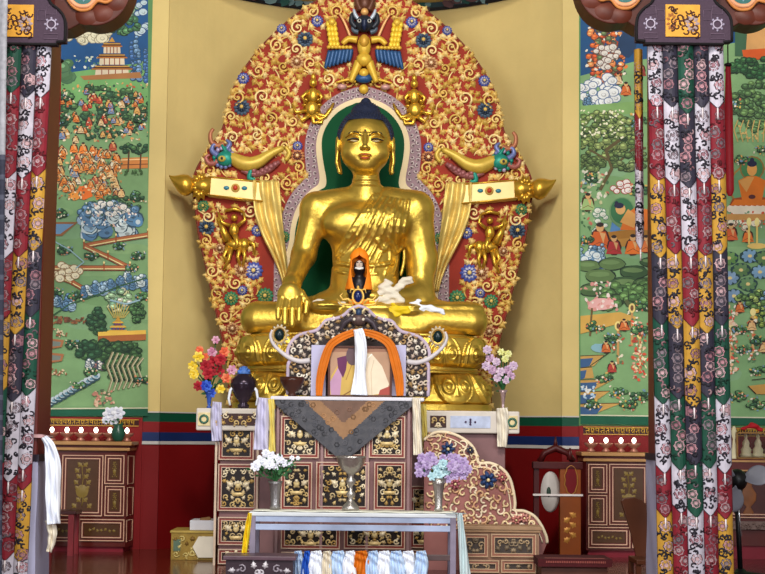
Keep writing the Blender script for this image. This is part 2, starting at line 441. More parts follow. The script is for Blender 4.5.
# ============================================================ murals
class Mural:
    """a painting: flat colour shapes laid one over another on the plaster"""
    def __init__(s, x0, x1, y0, y1, Y, base):
        s.Y = Y; s.g = G(); s.k = 0; s.rng = random.Random(11)
        s.bb = (x0, x1, y0, y1)
        s.poly([(x0, y0), (x1, y0), (x1, y1), (x0, y1)], base)
    def clip(s, pts):
        x0, x1, y0, y1 = s.bb
        def cl(P, f, inter):
            out = []
            for i in range(len(P)):
                a, b = P[i-1], P[i]
                fa, fb = f(a), f(b)
                if fb:
                    if not fa: out.append(inter(a, b))
                    out.append(b)
                elif fa: out.append(inter(a, b))
            return out
        def ix(X): return lambda a, b: (X, a[1]+(b[1]-a[1])*(X-a[0])/(b[0]-a[0]))
        def iy(Y): return lambda a, b: (a[0]+(b[0]-a[0])*(Y-a[1])/(b[1]-a[1]), Y)
        for f, it in ((lambda p: p[0] >= x0, ix(x0)), (lambda p: p[0] <= x1, ix(x1)), (lambda p: p[1] >= y0, iy(y0)), (lambda p: p[1] <= y1, iy(y1))):
            if not pts: return []
            pts = cl(pts, f, it)
        return pts
    def poly(s, pts, c):
        pts = s.clip(list(pts))
        if len(pts) < 3: return
        s.k += 1
        n = len(pts); a = sum(pts[i-1][0]*pts[i][1]-pts[i][0]*pts[i-1][1] for i in range(n))
        if a > 0: pts = pts[::-1]
        Yk = s.Y-s.k*4e-6
        s.g.add([PP(p[0], p[1], Yk) for p in pts], [tuple(range(n))], lin(c))
    def blob(s, cx, cy, rx, ry, c, n=12, jag=.15, rot=0):
        P = []
        for i in range(n):
            a = 2*PI*i/n; q = 1+s.rng.uniform(-jag, jag)
            x, y = rx*q*cos(a), ry*q*sin(a)
            P.append((cx+x*cos(rot)-y*sin(rot), cy+x*sin(rot)+y*cos(rot)))
        s.poly(P, c)
    def line(s, pts, w, c):
        for a, b in zip(pts[:-1], pts[1:]):
            dx, dy = b[0]-a[0], b[1]-a[1]; L = math.hypot(dx, dy) or 1
            nx, ny = -dy/L*w/2, dx/L*w/2
            s.poly([(a[0]+nx, a[1]+ny), (b[0]+nx, b[1]+ny), (b[0]-nx, b[1]-ny), (a[0]-nx, a[1]-ny)], c)
    def cloud(s, cx, cy, w, h, c, o=(60, 70, 90), n=14, r=5):
        P = [(cx+s.rng.uniform(-w, w), cy+s.rng.uniform(-h, h)) for _ in range(n)]
        P = [p for p in P if ((p[0]-cx)/w)**2+((p[1]-cy)/h)**2 < 1.1]
        for p in P:
            q = r*s.rng.uniform(.7, 1.15)
            s.blob(p[0], p[1], q+.8, q*.8+.8, o, 10, .05); s.blob(p[0], p[1], q, q*.8, c, 10, .05)
            s.blob(p[0]+.6, p[1]+.6, q*.45, q*.35, tuple(int(v*.8) for v in c), 8, .1); s.blob(p[0]+.3, p[1]+.2, q*.3, q*.22, c, 7, .1)
    def foliage(s, cx, cy, w, h, cols, n=40, r=3.2, o=(25, 50, 35)):
        for _ in range(n):
            a = s.rng.uniform(0, 6.28); q = math.sqrt(s.rng.random())
            x, y = cx+w*q*cos(a), cy+h*q*sin(a); c = s.rng.choice(cols); rr = r*s.rng.uniform(.7, 1.2)
            s.blob(x, y, rr+.6, rr*.8+.5, o, 8, .15); s.blob(x, y-.3, rr, rr*.75, c, 8, .2)
            s.blob(x-.4, y-.9, rr*.5, rr*.28, tuple(min(255, int(v*1.35+12)) for v in c), 6, .1)
    def speck(s, cx, cy, w, h, cols, n, r0=.7, r1=1.8):
        for _ in range(n):
            s.blob(cx+s.rng.uniform(-w, w), cy+s.rng.uniform(-h, h), s.rng.uniform(r0, r1), s.rng.uniform(r0, r1)*.8, s.rng.choice(cols), 6, .3, s.rng.uniform(0, 3))
    def monk(s, x, y, h, robe, skin=(222, 170, 110)):
        s.blob(x, y-h*.35, h*.34+.6, h*.42+.6, (70, 30, 20), 10, .05)
        s.poly([(x-h*.4, y), (x-h*.22, y-h*.62), (x+h*.2, y-h*.62), (x+h*.4, y)], robe)
        s.poly([(x-h*.02, y-h*.6), (x+h*.2, y-h*.55), (x+h*.12, y-h*.2)], skin)
        s.blob(x, y-h*.78, h*.15, h*.18, skin, 8, .03); s.blob(x, y-h*.87, h*.14, h*.09, (50, 35, 30), 8, .03)
        s.line([(x-h*.3, y-h*.1), (x, y-h*.25), (x+h*.3, y-h*.1)], .5, (120, 60, 20))
    def rock(s, x, y, w, h, cols=((150, 180, 200), (90, 130, 165), (200, 215, 215)), n=9):
        for i in range(n):
            a = x+s.rng.uniform(-w, w); b = y+s.rng.uniform(-h, h)*.5
            hh = h*s.rng.uniform(.4, .9); ww = w*s.rng.uniform(.14, .28)
            c = s.rng.choice(cols)
            for k in range(4):
                q = k/3; r = ww*(1.05-.6*q)+.6; x_ = a+s.rng.uniform(-.5, .5)*ww; y_ = b-hh*q*.9
                s.blob(x_, y_, r+.7, r*.85+.7, (50, 76, 92), 10, .12); s.blob(x_, y_, r, r*.85, c, 10, .12)
                s.blob(x_-.3*r, y_-.3*r, r*.45, r*.3, tuple(min(255, v+45) for v in c), 7, .1); s.blob(x_+.3*r, y_+.25*r, r*.35, r*.22, tuple(int(v*.75) for v in c), 7, .1)
    def rail(s, pts, top=(178, 104, 62), ins=(235, 215, 150)):
        for a, b in zip(pts[:-1], pts[1:]):
            s.line([a, b], 5.4, (120, 62, 38)); s.line([a, b], 4.2, top)
            s.line([(a[0], a[1]+1), (b[0], b[1]+1)], 1.5, ins); s.line([(a[0], a[1]+1.7), (b[0], b[1]+1.7)], .5, (50, 35, 30))
        for a in pts: s.line([(a[0], a[1]+3), (a[0], a[1]-5)], 1.4, (160, 80, 40)); s.blob(a[0], a[1]-5.5, 1, 1.4, (245, 225, 150), 6, 0)
    def pagoda(s, x, y, w, h, wall=(225, 210, 180), roof=(190, 120, 50)):
        f = 3
        for i in range(f):
            ww = w*(1-.25*i); yy = y-h*i/f
            s.poly([(x-ww/2, yy), (x+ww/2, yy), (x+ww*.48, yy-h/f*.6), (x-ww*.48, yy-h/f*.6)], wall)
            for q in (-.3, -.1, .1, .3): s.line([(x+q*ww, yy), (x+q*ww, yy-h/f*.55)], .9, (150, 60, 40))
            s.poly([(x-ww*.62, yy-h/f*.55), (x+ww*.62, yy-h/f*.55), (x+ww*.45, yy-h/f*.95), (x-ww*.45, yy-h/f*.95)], (90, 50, 30))
            s.line([(x-ww*.6, yy-h/f*.62), (x+ww*.6, yy-h/f*.62)], 1.1, roof); s.line([(x-ww*.5, yy-h/f*.85), (x+ww*.5, yy-h/f*.85)], .9, (215, 165, 80))
        s.poly([(x-3, y-h), (x, y-h-5), (x+3, y-h)], (200, 150, 60))
    def lotusfig(s, x, y, h, face=(225, 165, 90), robe=(225, 120, 30), halo=(70, 130, 75), body=(110, 160, 110)):
        s.blob(x, y-h*.42, h*.5, h*.5, (170, 130, 60), 18, 0); s.blob(x, y-h*.42, h*.46, h*.46, body, 18, 0)
        s.blob(x, y-h*.82, h*.27, h*.27, (150, 110, 50), 16, 0); s.blob(x, y-h*.82, h*.24, h*.24, halo, 16, 0)
        s.poly([(x-h*.5, y), (x-h*.42, y-h*.16), (x-h*.1, y-h*.22), (x+h*.1, y-h*.22), (x+h*.42, y-h*.16), (x+h*.5, y)], (160, 70, 20))
        s.poly([(x-h*.47, y-h*.01), (x-h*.38, y-h*.14), (x+h*.38, y-h*.14), (x+h*.47, y-h*.01)], robe)
        s.poly([(x-h*.22, y-h*.14), (x-h*.3, y-h*.55), (x-h*.1, y-h*.65), (x+h*.1, y-h*.65), (x+h*.3, y-h*.55), (x+h*.22, y-h*.14)], robe)
        s.poly([(x-h*.12, y-h*.3), (x-h*.29, y-h*.54), (x-h*.08, y-h*.64), (x+h*.05, y-h*.63)], face)
        s.blob(x, y-h*.8, h*.11, h*.15, face, 12, 0); s.blob(x, y-h*.92, h*.11, h*.07, (30, 30, 60), 10, 0); s.blob(x, y-h*1.0, h*.05, h*.05, (30, 30, 60), 8, 0)
        s.blob(x, y-h*.2, h*.08, h*.05, (90, 40, 40), 8, 0)
        for i in range(9):
            s.blob(x-h*.48+i*h*.12, y+h*.06, h*.07, h*.08, (245, 215, 190), 7, 0)
    def done(s, name, label):
        o = s.g.build(name, MP); tag(o, label, 'mural'); return o

G1 = (96, 146, 88); DG = (38, 74, 48); MG = (66, 104, 60)
m1 = Mural(-60, 148, -30, 416, YB-.01, (124, 162, 110))
for q_ in range(26):
    m1.blob(m1.rng.uniform(40, 150), m1.rng.uniform(90, 405), m1.rng.uniform(14, 34), m1.rng.uniform(4, 11), m1.rng.choice([(134, 170, 116), (116, 154, 102), (128, 166, 120)]), 16, .1)
# sky and upper palace
m1.poly([(-60, -30), (148, -30), (148, 60), (100, 72), (-60, 84)], (28, 84, 138))
m1.poly([(-60, 78), (60, 74), (100, 68), (148, 62), (148, 110), (-60, 110)], (120, 176, 106))
m1.foliage(66, 70, 9, 12, [(90, 130, 90), (80, 120, 80)], 10, 6, (70, 110, 80))
m1.cloud(84, 35, 26, 7, (226, 220, 188), (150, 140, 110), 34, 5)
m1.cloud(130, 8, 14, 8, (150, 180, 150), (60, 90, 80), 12, 4); m1.cloud(142, 20, 6, 18, (190, 210, 215), (50, 80, 130), 12, 4)
m1.foliage(124, 26, 15, 10, [(62, 104, 70), (84, 130, 84)], 26, 3.6)
m1.rock(140, 66, 9, 34, ((60, 105, 165), (110, 150, 190), (35, 75, 130)), 12)
m1.speck(88, 62, 14, 6, [(230, 235, 220), (90, 140, 110), (200, 215, 190)], 30)
m1.pagoda(112, 76, 34, 34)
m1.poly([(80, 76), (140, 72), (142, 78), (84, 80)], (176, 120, 70))
# the crowd in the grove
m1.foliage(100, 112, 52, 26, [(60, 96, 58), (78, 112, 66), (50, 86, 60)], 150, 3.4)
for i in range(46):
    m1.monk(m1.rng.uniform(60, 146), m1.rng.uniform(92, 146), m1.rng.uniform(6, 10), m1.rng.choice([(214, 120, 50), (226, 200, 150), (190, 70, 50), (120, 150, 190), (220, 170, 90)]))
m1.speck(102, 112, 46, 30, [(240, 225, 190), (230, 160, 90), (60, 90, 70), (200, 90, 60), (210, 180, 120)], 180, .6, 1.9)
m1.poly([(122, 158), (148, 157), (148, 168), (120, 169)], (206, 130, 64)); m1.line([(120, 160), (148, 159)], 1, (245, 210, 150)); m1.line([(120, 165), (148, 164)], .8, (110, 60, 30))
for x in (128, 140): m1.line([(x, 172), (x+1, 150)], 1.6, (90, 60, 40)); m1.foliage(x, 148, 7, 5, [DG, MG], 12, 2.5)
for i in range(60):
    m1.monk(m1.rng.uniform(54, 122), m1.rng.uniform(150, 200), m1.rng.uniform(7, 12), m1.rng.choice([(232, 200, 140), (214, 150, 80), (226, 216, 186), (190, 90, 60), (130, 150, 170), (240, 190, 110), (235, 130, 50)]))
for i in range(26):
    cx, cy = m1.rng.uniform(56, 118), m1.rng.uniform(148, 196)
    m1.blob(cx, cy, 4.4, 4.4, (150, 90, 50), 12, 0); m1.blob(cx, cy, 3.7, 3.7, m1.rng.choice([(220, 170, 110), (150, 180, 130), (235, 220, 170)]), 12, 0); m1.monk(cx, cy+4, 8, (225, 130, 50))
m1.blob(84, 192, 9, 7, (228, 112, 40), 12, .2); m1.blob(75, 196, 5, 4, (235, 150, 60), 10, .2)
m1.speck(88, 176, 34, 24, [(245, 225, 180), (200, 140, 80), (120, 90, 60), (235, 190, 130), (90, 110, 80)], 200, .6, 1.7)
# rocks and white blossom
m1.foliage(112, 205, 30, 8, [(52, 84, 56), (64, 100, 62)], 40, 3)
m1.rock(110, 226, 28, 20, n=26)
m1.cloud(106, 208, 22, 7, (236, 232, 220), (80, 100, 110), 26, 3.2); m1.speck(108, 214, 28, 12, [(240, 240, 235), (70, 105, 140), (60, 90, 70), (220, 180, 160)], 90)
m1.blob(138, 222, 5, 5, (90, 140, 180), 14, 0); m1.blob(138, 222, 2.5, 2.5, (200, 215, 220), 10, 0)
m1.speck(134, 172, 10, 3, [(60, 90, 50), (80, 120, 70)], 20)
# pool and railings
m1.poly([(40, 222), (78, 222), (62, 236), (40, 236)], (150, 100, 60)); m1.poly([(40, 224), (74, 224), (60, 234), (40, 234)], (110, 150, 185))
m1.rail([(148, 235), (116, 240), (84, 246), (108, 257), (130, 268), (104, 268), (48, 268)])
m1.rail([(48, 272), (72, 282), (92, 294)])
m1.cloud(66, 272, 14, 7, (238, 226, 190), (150, 120, 80), 20, 4)
m1.rock(134, 284, 14, 12, n=12); m1.rock(100, 292, 18, 9, n=12); m1.rock(66, 304, 12, 8, n=10)
m1.line([(52, 316), (70, 304), (100, 294), (120, 286), (146, 278)], 1.4, (50, 90, 60))
# lower shrine in trees
m1.foliage(118, 300, 12, 12, [(200, 200, 150), (150, 180, 140), (110, 150, 120), (190, 190, 170)], 40, 3.4, (70, 90, 70))
for i in range(9): m1.line([(114+i*1.2, 318), (108+i*3, 300+abs(i-4)*2)], 1.0, (190, 170, 90))
m1.foliage(98, 322, 9, 13, [DG, (48, 82, 50)], 34, 3.2); m1.foliage(136, 312, 8, 10, [MG, (80, 120, 70)], 20, 3)
m1.pagoda(118, 334, 18, 13, (60, 80, 130), (235, 190, 60)); m1.poly([(98, 332), (146, 330), (146, 336), (98, 338)], (235, 190, 80)); m1.poly([(98, 336), (146, 334), (146, 340), (98, 342)], (170, 100, 50))
m1.speck(70, 320, 16, 3, [(120, 70, 50), (90, 60, 40), (150, 100, 60)], 50, .8, 2)
m1.foliage(110, 352, 30, 12, [(46, 76, 44), (58, 92, 52), (40, 68, 44)], 80, 4); m1.foliage(88, 350, 12, 8, [DG], 20, 4)
m1.rock(94, 366, 9, 8, ((230, 225, 210), (150, 100, 90), (200, 205, 200)), 8)
m1.foliage(122, 368, 18, 12, [(46, 76, 44), (58, 92, 52)], 50, 4)
for k in range(7):
    a = 108+k*5; m1.line([(a, 392-k), (a+4, 380), (a-1, 366), (a+5, 352+k)], 2.2, (140, 130, 96)); m1.line([(a+.6, 392-k), (a+4.6, 380), (a-.4, 366), (a+5.6, 352+k)], .8, (200, 195, 160))
for z in (338, 352):
    m1.poly([(44, z), (64, z+2), (62, z+9), (44, z+12)], (170, 110, 70)); m1.poly([(44, z+2), (61, z+4), (60, z+8), (44, z+9)], (120, 130, 120))
m1.speck(60, 333, 7, 4, [(220, 200, 160), (150, 90, 60)], 20, .7, 1.6); m1.speck(58, 372, 9, 3, [(220, 200, 160), (150, 90, 60)], 24, .7, 1.6)
for k in range(12):
    x = 50+k*4.2; y = 402-k*2.4; m1.blob(x, y+1.5, 4.6, 3.6, (50, 80, 90), 10, .1); m1.blob(x, y, 4.2, 3, (190, 205, 210), 10, .1); m1.blob(x, y+1, 2.4, 1.4, (110, 150, 170), 8, .1)
m1.speck(104, 398, 10, 8, [(190, 130, 110), (90, 110, 80), (210, 180, 150)], 34, 1, 2.6)
for x_, y_, w_ in ((60, 214, 8), (138, 196, 8), (64, 250, 7), (138, 256, 6), (92, 256, 6), (120, 246, 5), (76, 296, 7), (142, 296, 6), (56, 292, 6), (72, 344, 6), (142, 380, 6), (78, 386, 7), (90, 372, 6), (132, 268, 5), (60, 118, 8), (66, 96, 7), (140, 118, 6)):
    m1.foliage(x_, y_, w_, w_*.5, [(60, 100, 62), (78, 120, 72), (48, 84, 56)], 12, 2.4); m1.speck(x_, y_, w_*1.2, w_*.7, [(230, 220, 190), (206, 140, 100), (120, 150, 170)], 9, .6, 1.4)
m1.line([(52, 240), (70, 250), (84, 262), (76, 268)], 1.2, (150, 184, 190)); m1.line([(140, 300), (126, 304), (110, 300)], 1.6, (150, 184, 196))
m1.line([(-60, 409.4), (148, 408)], 1.2, (200, 200, 170)); m1.poly([(-60, 410), (148, 409), (148, 416), (-60, 417)], (14, 84, 60))
m1.done('wall_mural', 'green landscape mural with zigzag railings left of the yellow niche')

m2 = Mural(580.5, 860, -30, 425, YB-.01, (130, 170, 114))
for q_ in range(40):
    m2.blob(m2.rng.uniform(580, 790), m2.rng.uniform(90, 412), m2.rng.uniform(14, 34), m2.rng.uniform(4, 11), m2.rng.choice([(140, 178, 122), (122, 162, 106), (134, 172, 126)]), 16, .1)
m2.poly([(580, -30), (860, -30), (860, 20), (640, 60), (580, 76)], (24, 80, 130))
m2.foliage(606, 50, 18, 38, [(206, 96, 44), (180, 70, 36), (230, 140, 80), (90, 110, 70)], 120, 3.2, (90, 50, 40))
m2.speck(606, 50, 20, 40, [(240, 230, 210), (226, 120, 60), (70, 90, 80)], 90, .8, 2.2)
m2.cloud(606, 56, 12, 12, (226, 220, 210), (120, 90, 80), 18, 3.6)
m2.blob(627, 44, 9, 14, (30, 60, 96), 14, .1); m2.monk(640, 76, 16, (150, 60, 50)); m2.monk(626, 95, 14, (214, 110, 50)); m2.monk(618, 84, 12, (226, 200, 160))
m2.cloud(600, 90, 20, 14, (232, 234, 232), (80, 110, 150), 40, 5); m2.rock(588, 110, 8, 16, n=8)
m2.poly([(580, 106), (650, 100), (650, 112), (580, 118)], (130, 170, 100))
# great trees
m2.foliage(604, 136, 32, 24, [(110, 128, 68), (90, 112, 58), (130, 146, 84)], 150, 3.6, (44, 62, 36))
m2.speck(600, 124, 26, 14, [(236, 232, 200)], 60, .8, 1.6)
m2.line([(600, 190), (612, 168), (606, 150), (620, 140)], 3.4, (96, 84, 50)); m2.line([(612, 168), (632, 150), (646, 148)], 2.4, (96, 84, 50)); m2.line([(608, 160), (590, 150)], 2, (96, 84, 50))
m2.foliage(590, 164, 14, 8, [(84, 106, 58), (104, 124, 70)], 34, 3.2, (44, 62, 36)); m2.foliage(630, 160, 18, 10, [(84, 106, 58), (110, 126, 76)], 40, 3.2, (44, 62, 36))
m2.speck(594, 200, 14, 30, [(226, 222, 200), (70, 110, 70), (190, 110, 90), (200, 200, 150)], 70, .8, 2.6)
m2.cloud(622, 187, 10, 5, (240, 230, 222), (170, 70, 60), 14, 3.6)
m2.monk(588, 210, 18, (160, 190, 120)); m2.cloud(598, 222, 8, 14, (230, 232, 215), (90, 140, 110), 14, 3)
# reclining saint
m2.blob(622, 212, 13, 15, (110, 150, 100), 18, 0); m2.blob(622, 211, 11.5, 13, (60, 120, 76), 18, 0)
m2.poly([(606, 232), (652, 228), (652, 240), (606, 242)], (176, 120, 44)); m2.poly([(612, 222), (622, 230), (610, 232)], (90, 140, 190))
m2.poly([(620, 230), (626, 214), (636, 207), (650, 210), (652, 230)], (228, 118, 40)); m2.poly([(620, 222), (628, 209), (638, 216), (634, 228)], (232, 168, 90))
m2.blob(620.5, 209, 5, 5.5, (232, 178, 110), 12, 0); m2.blob(619, 205.5, 5, 3, (40, 40, 66), 10, 0); m2.blob(616.5, 203, 2, 2, (40, 40, 66), 8, 0)
m2.poly([(606, 240), (652, 236), (652, 244), (606, 248)], (196, 140, 60))
m2.monk(600, 249, 28, (210, 96, 36)); m2.monk(614, 254, 20, (180, 50, 50)); m2.monk(633, 254, 21, (236, 120, 40)); m2.monk(646, 252, 18, (220, 120, 60))
# lotus pond hills
m2.rock(592, 262, 12, 16, n=14); m2.cloud(592, 262, 10, 10, (215, 225, 225), (90, 130, 160), 14, 3.4)
for x, y, r in ((588, 266, 12), (612, 264, 13), (600, 276, 15), (634, 272, 14), (626, 284, 16), (650, 262, 10), (646, 284, 13), (592, 290, 13)):
    m2.blob(x, y, r+.8, r*.45+.8, (30, 50, 34), 14, .06); m2.blob(x, y, r, r*.45, m2.rng.choice([(74, 104, 60), (60, 90, 54), (92, 120, 70)]), 14, .06); m2.blob(x-1, y-r*.13, r*.7, r*.18, (110, 140, 86), 12, .1)
m2.speck(598, 290, 18, 8, [(235, 232, 215), (220, 150, 140)], 20, 1, 2.8)
for x, y, r in ((622, 292, 18), (640, 298, 16), (606, 302, 12), (650, 288, 12)):
    m2.foliage(x, y, r, r*.45, [(74, 110, 60), (92, 128, 70)], 24, 5, (40, 60, 36))
m2.line([(626, 300), (632, 310), (628, 318), (634, 330)], 3.6, (90, 100, 60))
m2.blob(600, 304, 14, 6, (232, 176, 170), 10, .3); m2.speck(602, 302, 16, 8, [(240, 220, 210), (220, 150, 140)], 24, 1, 2.8); m2.poly([(580, 316), (620, 312), (640, 318), (580, 334)], (214, 168, 80))
m2.line([(590, 336), (592, 308)], 2, (110, 90, 50))
for x, y in ((618, 364), (640, 372), (632, 346)):
    m2.line([(x, y), (x, y-34)], 2.4, (200, 150, 90)); m2.blob(x, y-38, 3.5, 5, (240, 215, 130), 10, 0); m2.blob(x, y-38, 1.7, 3, (120, 80, 50), 8, 0)
    m2.speck(x, y-18, 5, 18, [(240, 230, 200), (90, 120, 80), (190, 90, 60)], 26, .8, 2.2)
m2.speck(640, 350, 8, 30, [(236, 180, 150), (226, 90, 60), (240, 220, 170), (180, 70, 50)], 70, .8, 2.4)
# terraces of water
m2.blob(600, 348, 10, 5, (140, 186, 196), 12, .2)
for i in range(5):
    y = 356+i*12; w = (24, 12, 34, 30, 42)[i]
    m2.poly([(580, y), (580+w, y-1), (594, y+10), (580, y+11)], (200, 158, 84)); m2.poly([(580, y+3), (580+w*.55, y+2), (580+w*.4, y+10), (580, y+12)], (60, 96, 140)); m2.line([(580, y), (580+w, y-1)], .8, (80, 60, 30))
m2.line([(590, 366), (610, 352)], .9, (50, 60, 40)); m2.speck(588, 392, 6, 7, [(235, 235, 230), (180, 210, 230)], 24, .8, 2.2)
# right of the pillar
m2.poly([(735, 6), (760, 10), (800, 6), (800, 56), (735, 56)], (60, 100, 70)); m2.poly([(748, 20), (762, 12), (780, 12), (790, 50), (746, 50)], (214, 160, 96)); m2.poly([(742, 50), (800, 46), (800, 58), (744, 60)], (214, 90, 30))
m2.foliage(762, 68, 34, 10, [(36, 78, 44), (50, 94, 52)], 60, 3.6)
m2.foliage(758, 106, 26, 24, [(78, 110, 64), (66, 98, 58), (94, 126, 72)], 110, 3.6, (40, 60, 40))
for i in range(7): m2.line([(738+i*5, 142), (734+i*6, 130), (738+i*5.5, 120)], 1, (206, 170, 100))
m2.speck(760, 132, 24, 8, [(214, 180, 110), (110, 130, 70)], 40)
m2.lotusfig(752, 206, 46, (226, 160, 80), (226, 118, 24)); m2.poly([(728, 206), (778, 206), (774, 214), (732, 214)], (240, 226, 200))
m2.cloud(740, 222, 18, 6, (238, 228, 200), (160, 110, 80), 26, 3.4); m2.speck(748, 220, 22, 8, [(244, 236, 214), (214, 90, 50), (120, 160, 120)], 60)
m2.poly([(726, 214), (780, 214), (780, 220), (726, 220)], (206, 150, 80)); m2.monk(731, 240, 18, (214, 96, 46)); m2.monk(748, 242, 15, (230, 120, 40))
for x in (749, 757): m2.line([(x, 244), (x, 226)], 2, (240, 210, 110)); m2.blob(x, 222, 2.6, 4.6, (250, 232, 150), 8, 0)
m2.blob(757, 246, 10, 3, (236, 200, 110), 12, 0)
for x, y, c in ((729, 258, (96, 140, 70)), (750, 256, (110, 150, 180)), (741, 270, (84, 120, 70)), (760, 272, (120, 160, 190)), (730, 278, (120, 150, 180)), (748, 284, (90, 130, 80)), (764, 258, (84, 120, 66)), (734, 296, (110, 140, 170)), (756, 298, (90, 124, 60))):
    m2.blob(x, y, 10, 7, (40, 70, 70), 16, .1)
    for q in range(8): a = q*PI/4; m2.blob(x+5*cos(a), y+3.6*sin(a), 3.8, 2.2, tuple(min(255, v+q*3) for v in c), 7, .05, a*.9)
    m2.blob(x, y, 2.2, 1.7, (240, 214, 140), 8, 0)
m2.foliage(758, 300, 26, 9, [(84, 116, 60), (150, 170, 90), (110, 140, 160)], 50, 3.2)
m2.foliage(764, 318, 12, 10, [(210, 160, 60), (120, 140, 60)], 24, 3)
for x, y in ((731, 372), (753, 360)):
    m2.line([(x, y), (x, y-44)], 2.6, (206, 170, 110)); m2.blob(x, y-48, 3, 4, (244, 226, 150), 10, 0); m2.speck(x, y-20, 6, 22, [(244, 236, 214), (214, 110, 70), (90, 130, 90)], 44, .8, 2.4)
m2.speck(730, 340, 8, 34, [(240, 210, 180), (220, 90, 70), (236, 190, 150), (245, 236, 214)], 90, .8, 2.6)
m2.poly([(748, 386), (800, 380), (800, 396), (756, 394)], (206, 156, 76)); m2.line([(748, 386), (756, 394)], 1, (70, 50, 30)); m2.line([(752, 380), (768, 378)], 1, (60, 60, 40))
for x_, y_, w_ in ((590, 178, 8), (640, 190, 9), (586, 240, 6), (644, 306, 8), (596, 326, 8), (612, 338, 7), (640, 330, 8), (604, 378, 7), (618, 392, 8), (640, 396, 9), (628, 404, 8), (592, 404, 7), (740, 330, 7), (760, 340, 8), (744, 350, 6), (760, 370, 8), (738, 396, 8), (756, 404, 9), (742, 160, 6), (762, 150, 7), (640, 120, 8), (734, 104, 6)):
    m2.foliage(x_, y_, w_, w_*.5, [(64, 104, 62), (84, 124, 72), (50, 88, 56)], 12, 2.4); m2.speck(x_, y_, w_*1.2, w_*.8, [(236, 226, 200), (214, 120, 90), (120, 156, 180), (226, 180, 90)], 12, .6, 1.6)
for x_, y_ in ((606, 352), (612, 372), (624, 330), (740, 312), (752, 330), (764, 352)): m2.monk(x_, y_, 12, m2.rng.choice([(214, 110, 50), (230, 190, 130), (180, 60, 50)]))
m2.poly([(580, 415.5), (860, 420), (860, 428), (580, 424)], (14, 88, 62)); m2.line([(580, 415), (860, 419)], 1.2, (214, 210, 180))
m2.done('wall_mural', 'green landscape mural with orange-robed figures right of the yellow niche')

# gold script bands over a red strip
def script(px0, px1, yA, yB, label):
    g = G(); rng = random.Random(int(px0)+5)
    zt_, zb_ = W((px0+px1)/2, yA, YB)[1], W((px0+px1)/2, yB, YB)[1]
    x0, x1 = WX(px0, YB), WX(px1, YB)
    g.box(x0, x1, YB-.02, YB, zb_, zt_, lin((60, 12, 12)))
    g.box(x0, x1, YB-.03, YB-.02, zt_-.008, zt_, lin((200, 150, 60))); g.box(x0, x1, YB-.03, YB-.02, zb_, zb_+.008, lin((200, 150, 60)))
    h = zt_-zb_; gc = lin((232, 186, 66)); x = x0+.02
    while x < x1-.05:
        w = h*rng.uniform(.45, .6); a = zt_-h*.22; b = zb_+h*.2; y = YB-.027; r = h*.045
        def st(P): g.tube([(p[0], y, p[1]) for p in P], r, 4, gc)
        st([(x, a), (x+w, a)]); st([(x+w*.8, a), (x+w*.8, b)])
        k = rng.randrange(4)
        if k == 0: st([(x+w*.2, a), (x+w*.2, (a+b)/2), (x+w*.75, (a+b)/2)])
        if k == 1: st([(x+w*.45, a), (x+w*.1, (a+b)/2), (x+w*.45, b+h*.08), (x+w*.75, (a+b)/2)])
        if k == 2: st([(x+w*.15, a), (x+w*.15, b+h*.15), (x+w*.45, b), (x+w*.5, (a+b)/2)])
        if k == 3: st([(x+w*.3, b), (x+w*.05, b+h*.25), (x+w*.4, (a+b)/2), (x+w*.75, (a+b)/2+h*.08)])
        if rng.random() < .4: st([(x+w*.2, a+h*.1), (x+w*.6, a+h*.16)])
        x += w*1.18
    o = g.build('inscription_board', MC('gold_script_paint', rough=.4, var=.05)); tag(o, label, 'inscription board')
script(-40, 139, 418.5, 425.5, 'dark red board with gold script under the left mural')
script(583, 860, 428, 436, 'dark red board with gold script under the right mural')
# red wall below murals
g = G(); g.box(xL-4.5, xL, YB-.015, YB, 0, W(90, 417, YB)[1]); o = g.build('trim_3', rm); tag(o, kind='structure')
g = G(); g.box(xR, xR+4.5, YB-.015, YB, 0, W(700, 427, YB)[1]); o = g.build('trim_4', rm); tag(o, kind='structure')
# ============================================================ gilt aureole behind the statue
GOLD = M('gilt_statue', (214, 178, 76), rough=.38, metal=.88, var=.16, scale=5, bump=.003, bscale=26)
GOLD2 = M('gilt_relief', (232, 188, 92), rough=.42, metal=.35, var=.18, scale=9)
GOLD3 = M('gilt_figures', (214, 168, 60), rough=.32, metal=.75, var=.15, scale=9)
YA = 15.08; SA = S(YA)
class Sym:
    def __init__(s, axpx, axpy, Y): s.Y = Y; s.x = WX(axpx, Y, axpy); s.s = S(Y)*1.002; s.ap = axpx
    def z(s, py): return W(s.ap, py, s.Y)[1]
    def __call__(s, du, py): return (s.x+du*s.s, s.z(py))
    def p3(s, du, py, dy=0): return (s.x+du*s.s, s.Y+dy, s.z(py))
A = Sym(363, 150, YA)
aur = thing('aureole', 'huge red and gilt carved aureole board behind the seated golden statue', 'aureole', (A.x, YA+.05, A.z(408)))
half = smooth_poly([(0, -11), (30, -8), (56, 6), (74, 19), (93, 36), (108, 52), (121, 70), (132, 90), (138, 110), (142, 130), (152, 146), (160, 157), (169, 175), (171, 190), (168, 207), (164, 235), (155, 272), (147, 305), (138, 340), (132, 368), (130, 408)], 4)
half = [(p.x, p.y) for p in half]
outl = [A(d, y) for d, y in half]+[A(-d, y) for d, y in half[::-1]]
g = G(); g.prism(outl, YA, YA+.1)
g.build('backboard', M('carved_board_red', (144, 46, 30), rough=.7, var=.12, scale=6, spec=.2), aur, bevel=.01)
g = G(); g.tube([(p[0], YA, p[1]) for p in outl], .011, 6); g.build('rim', M('rim_dark_red', (120, 40, 22), rough=.5), aur)
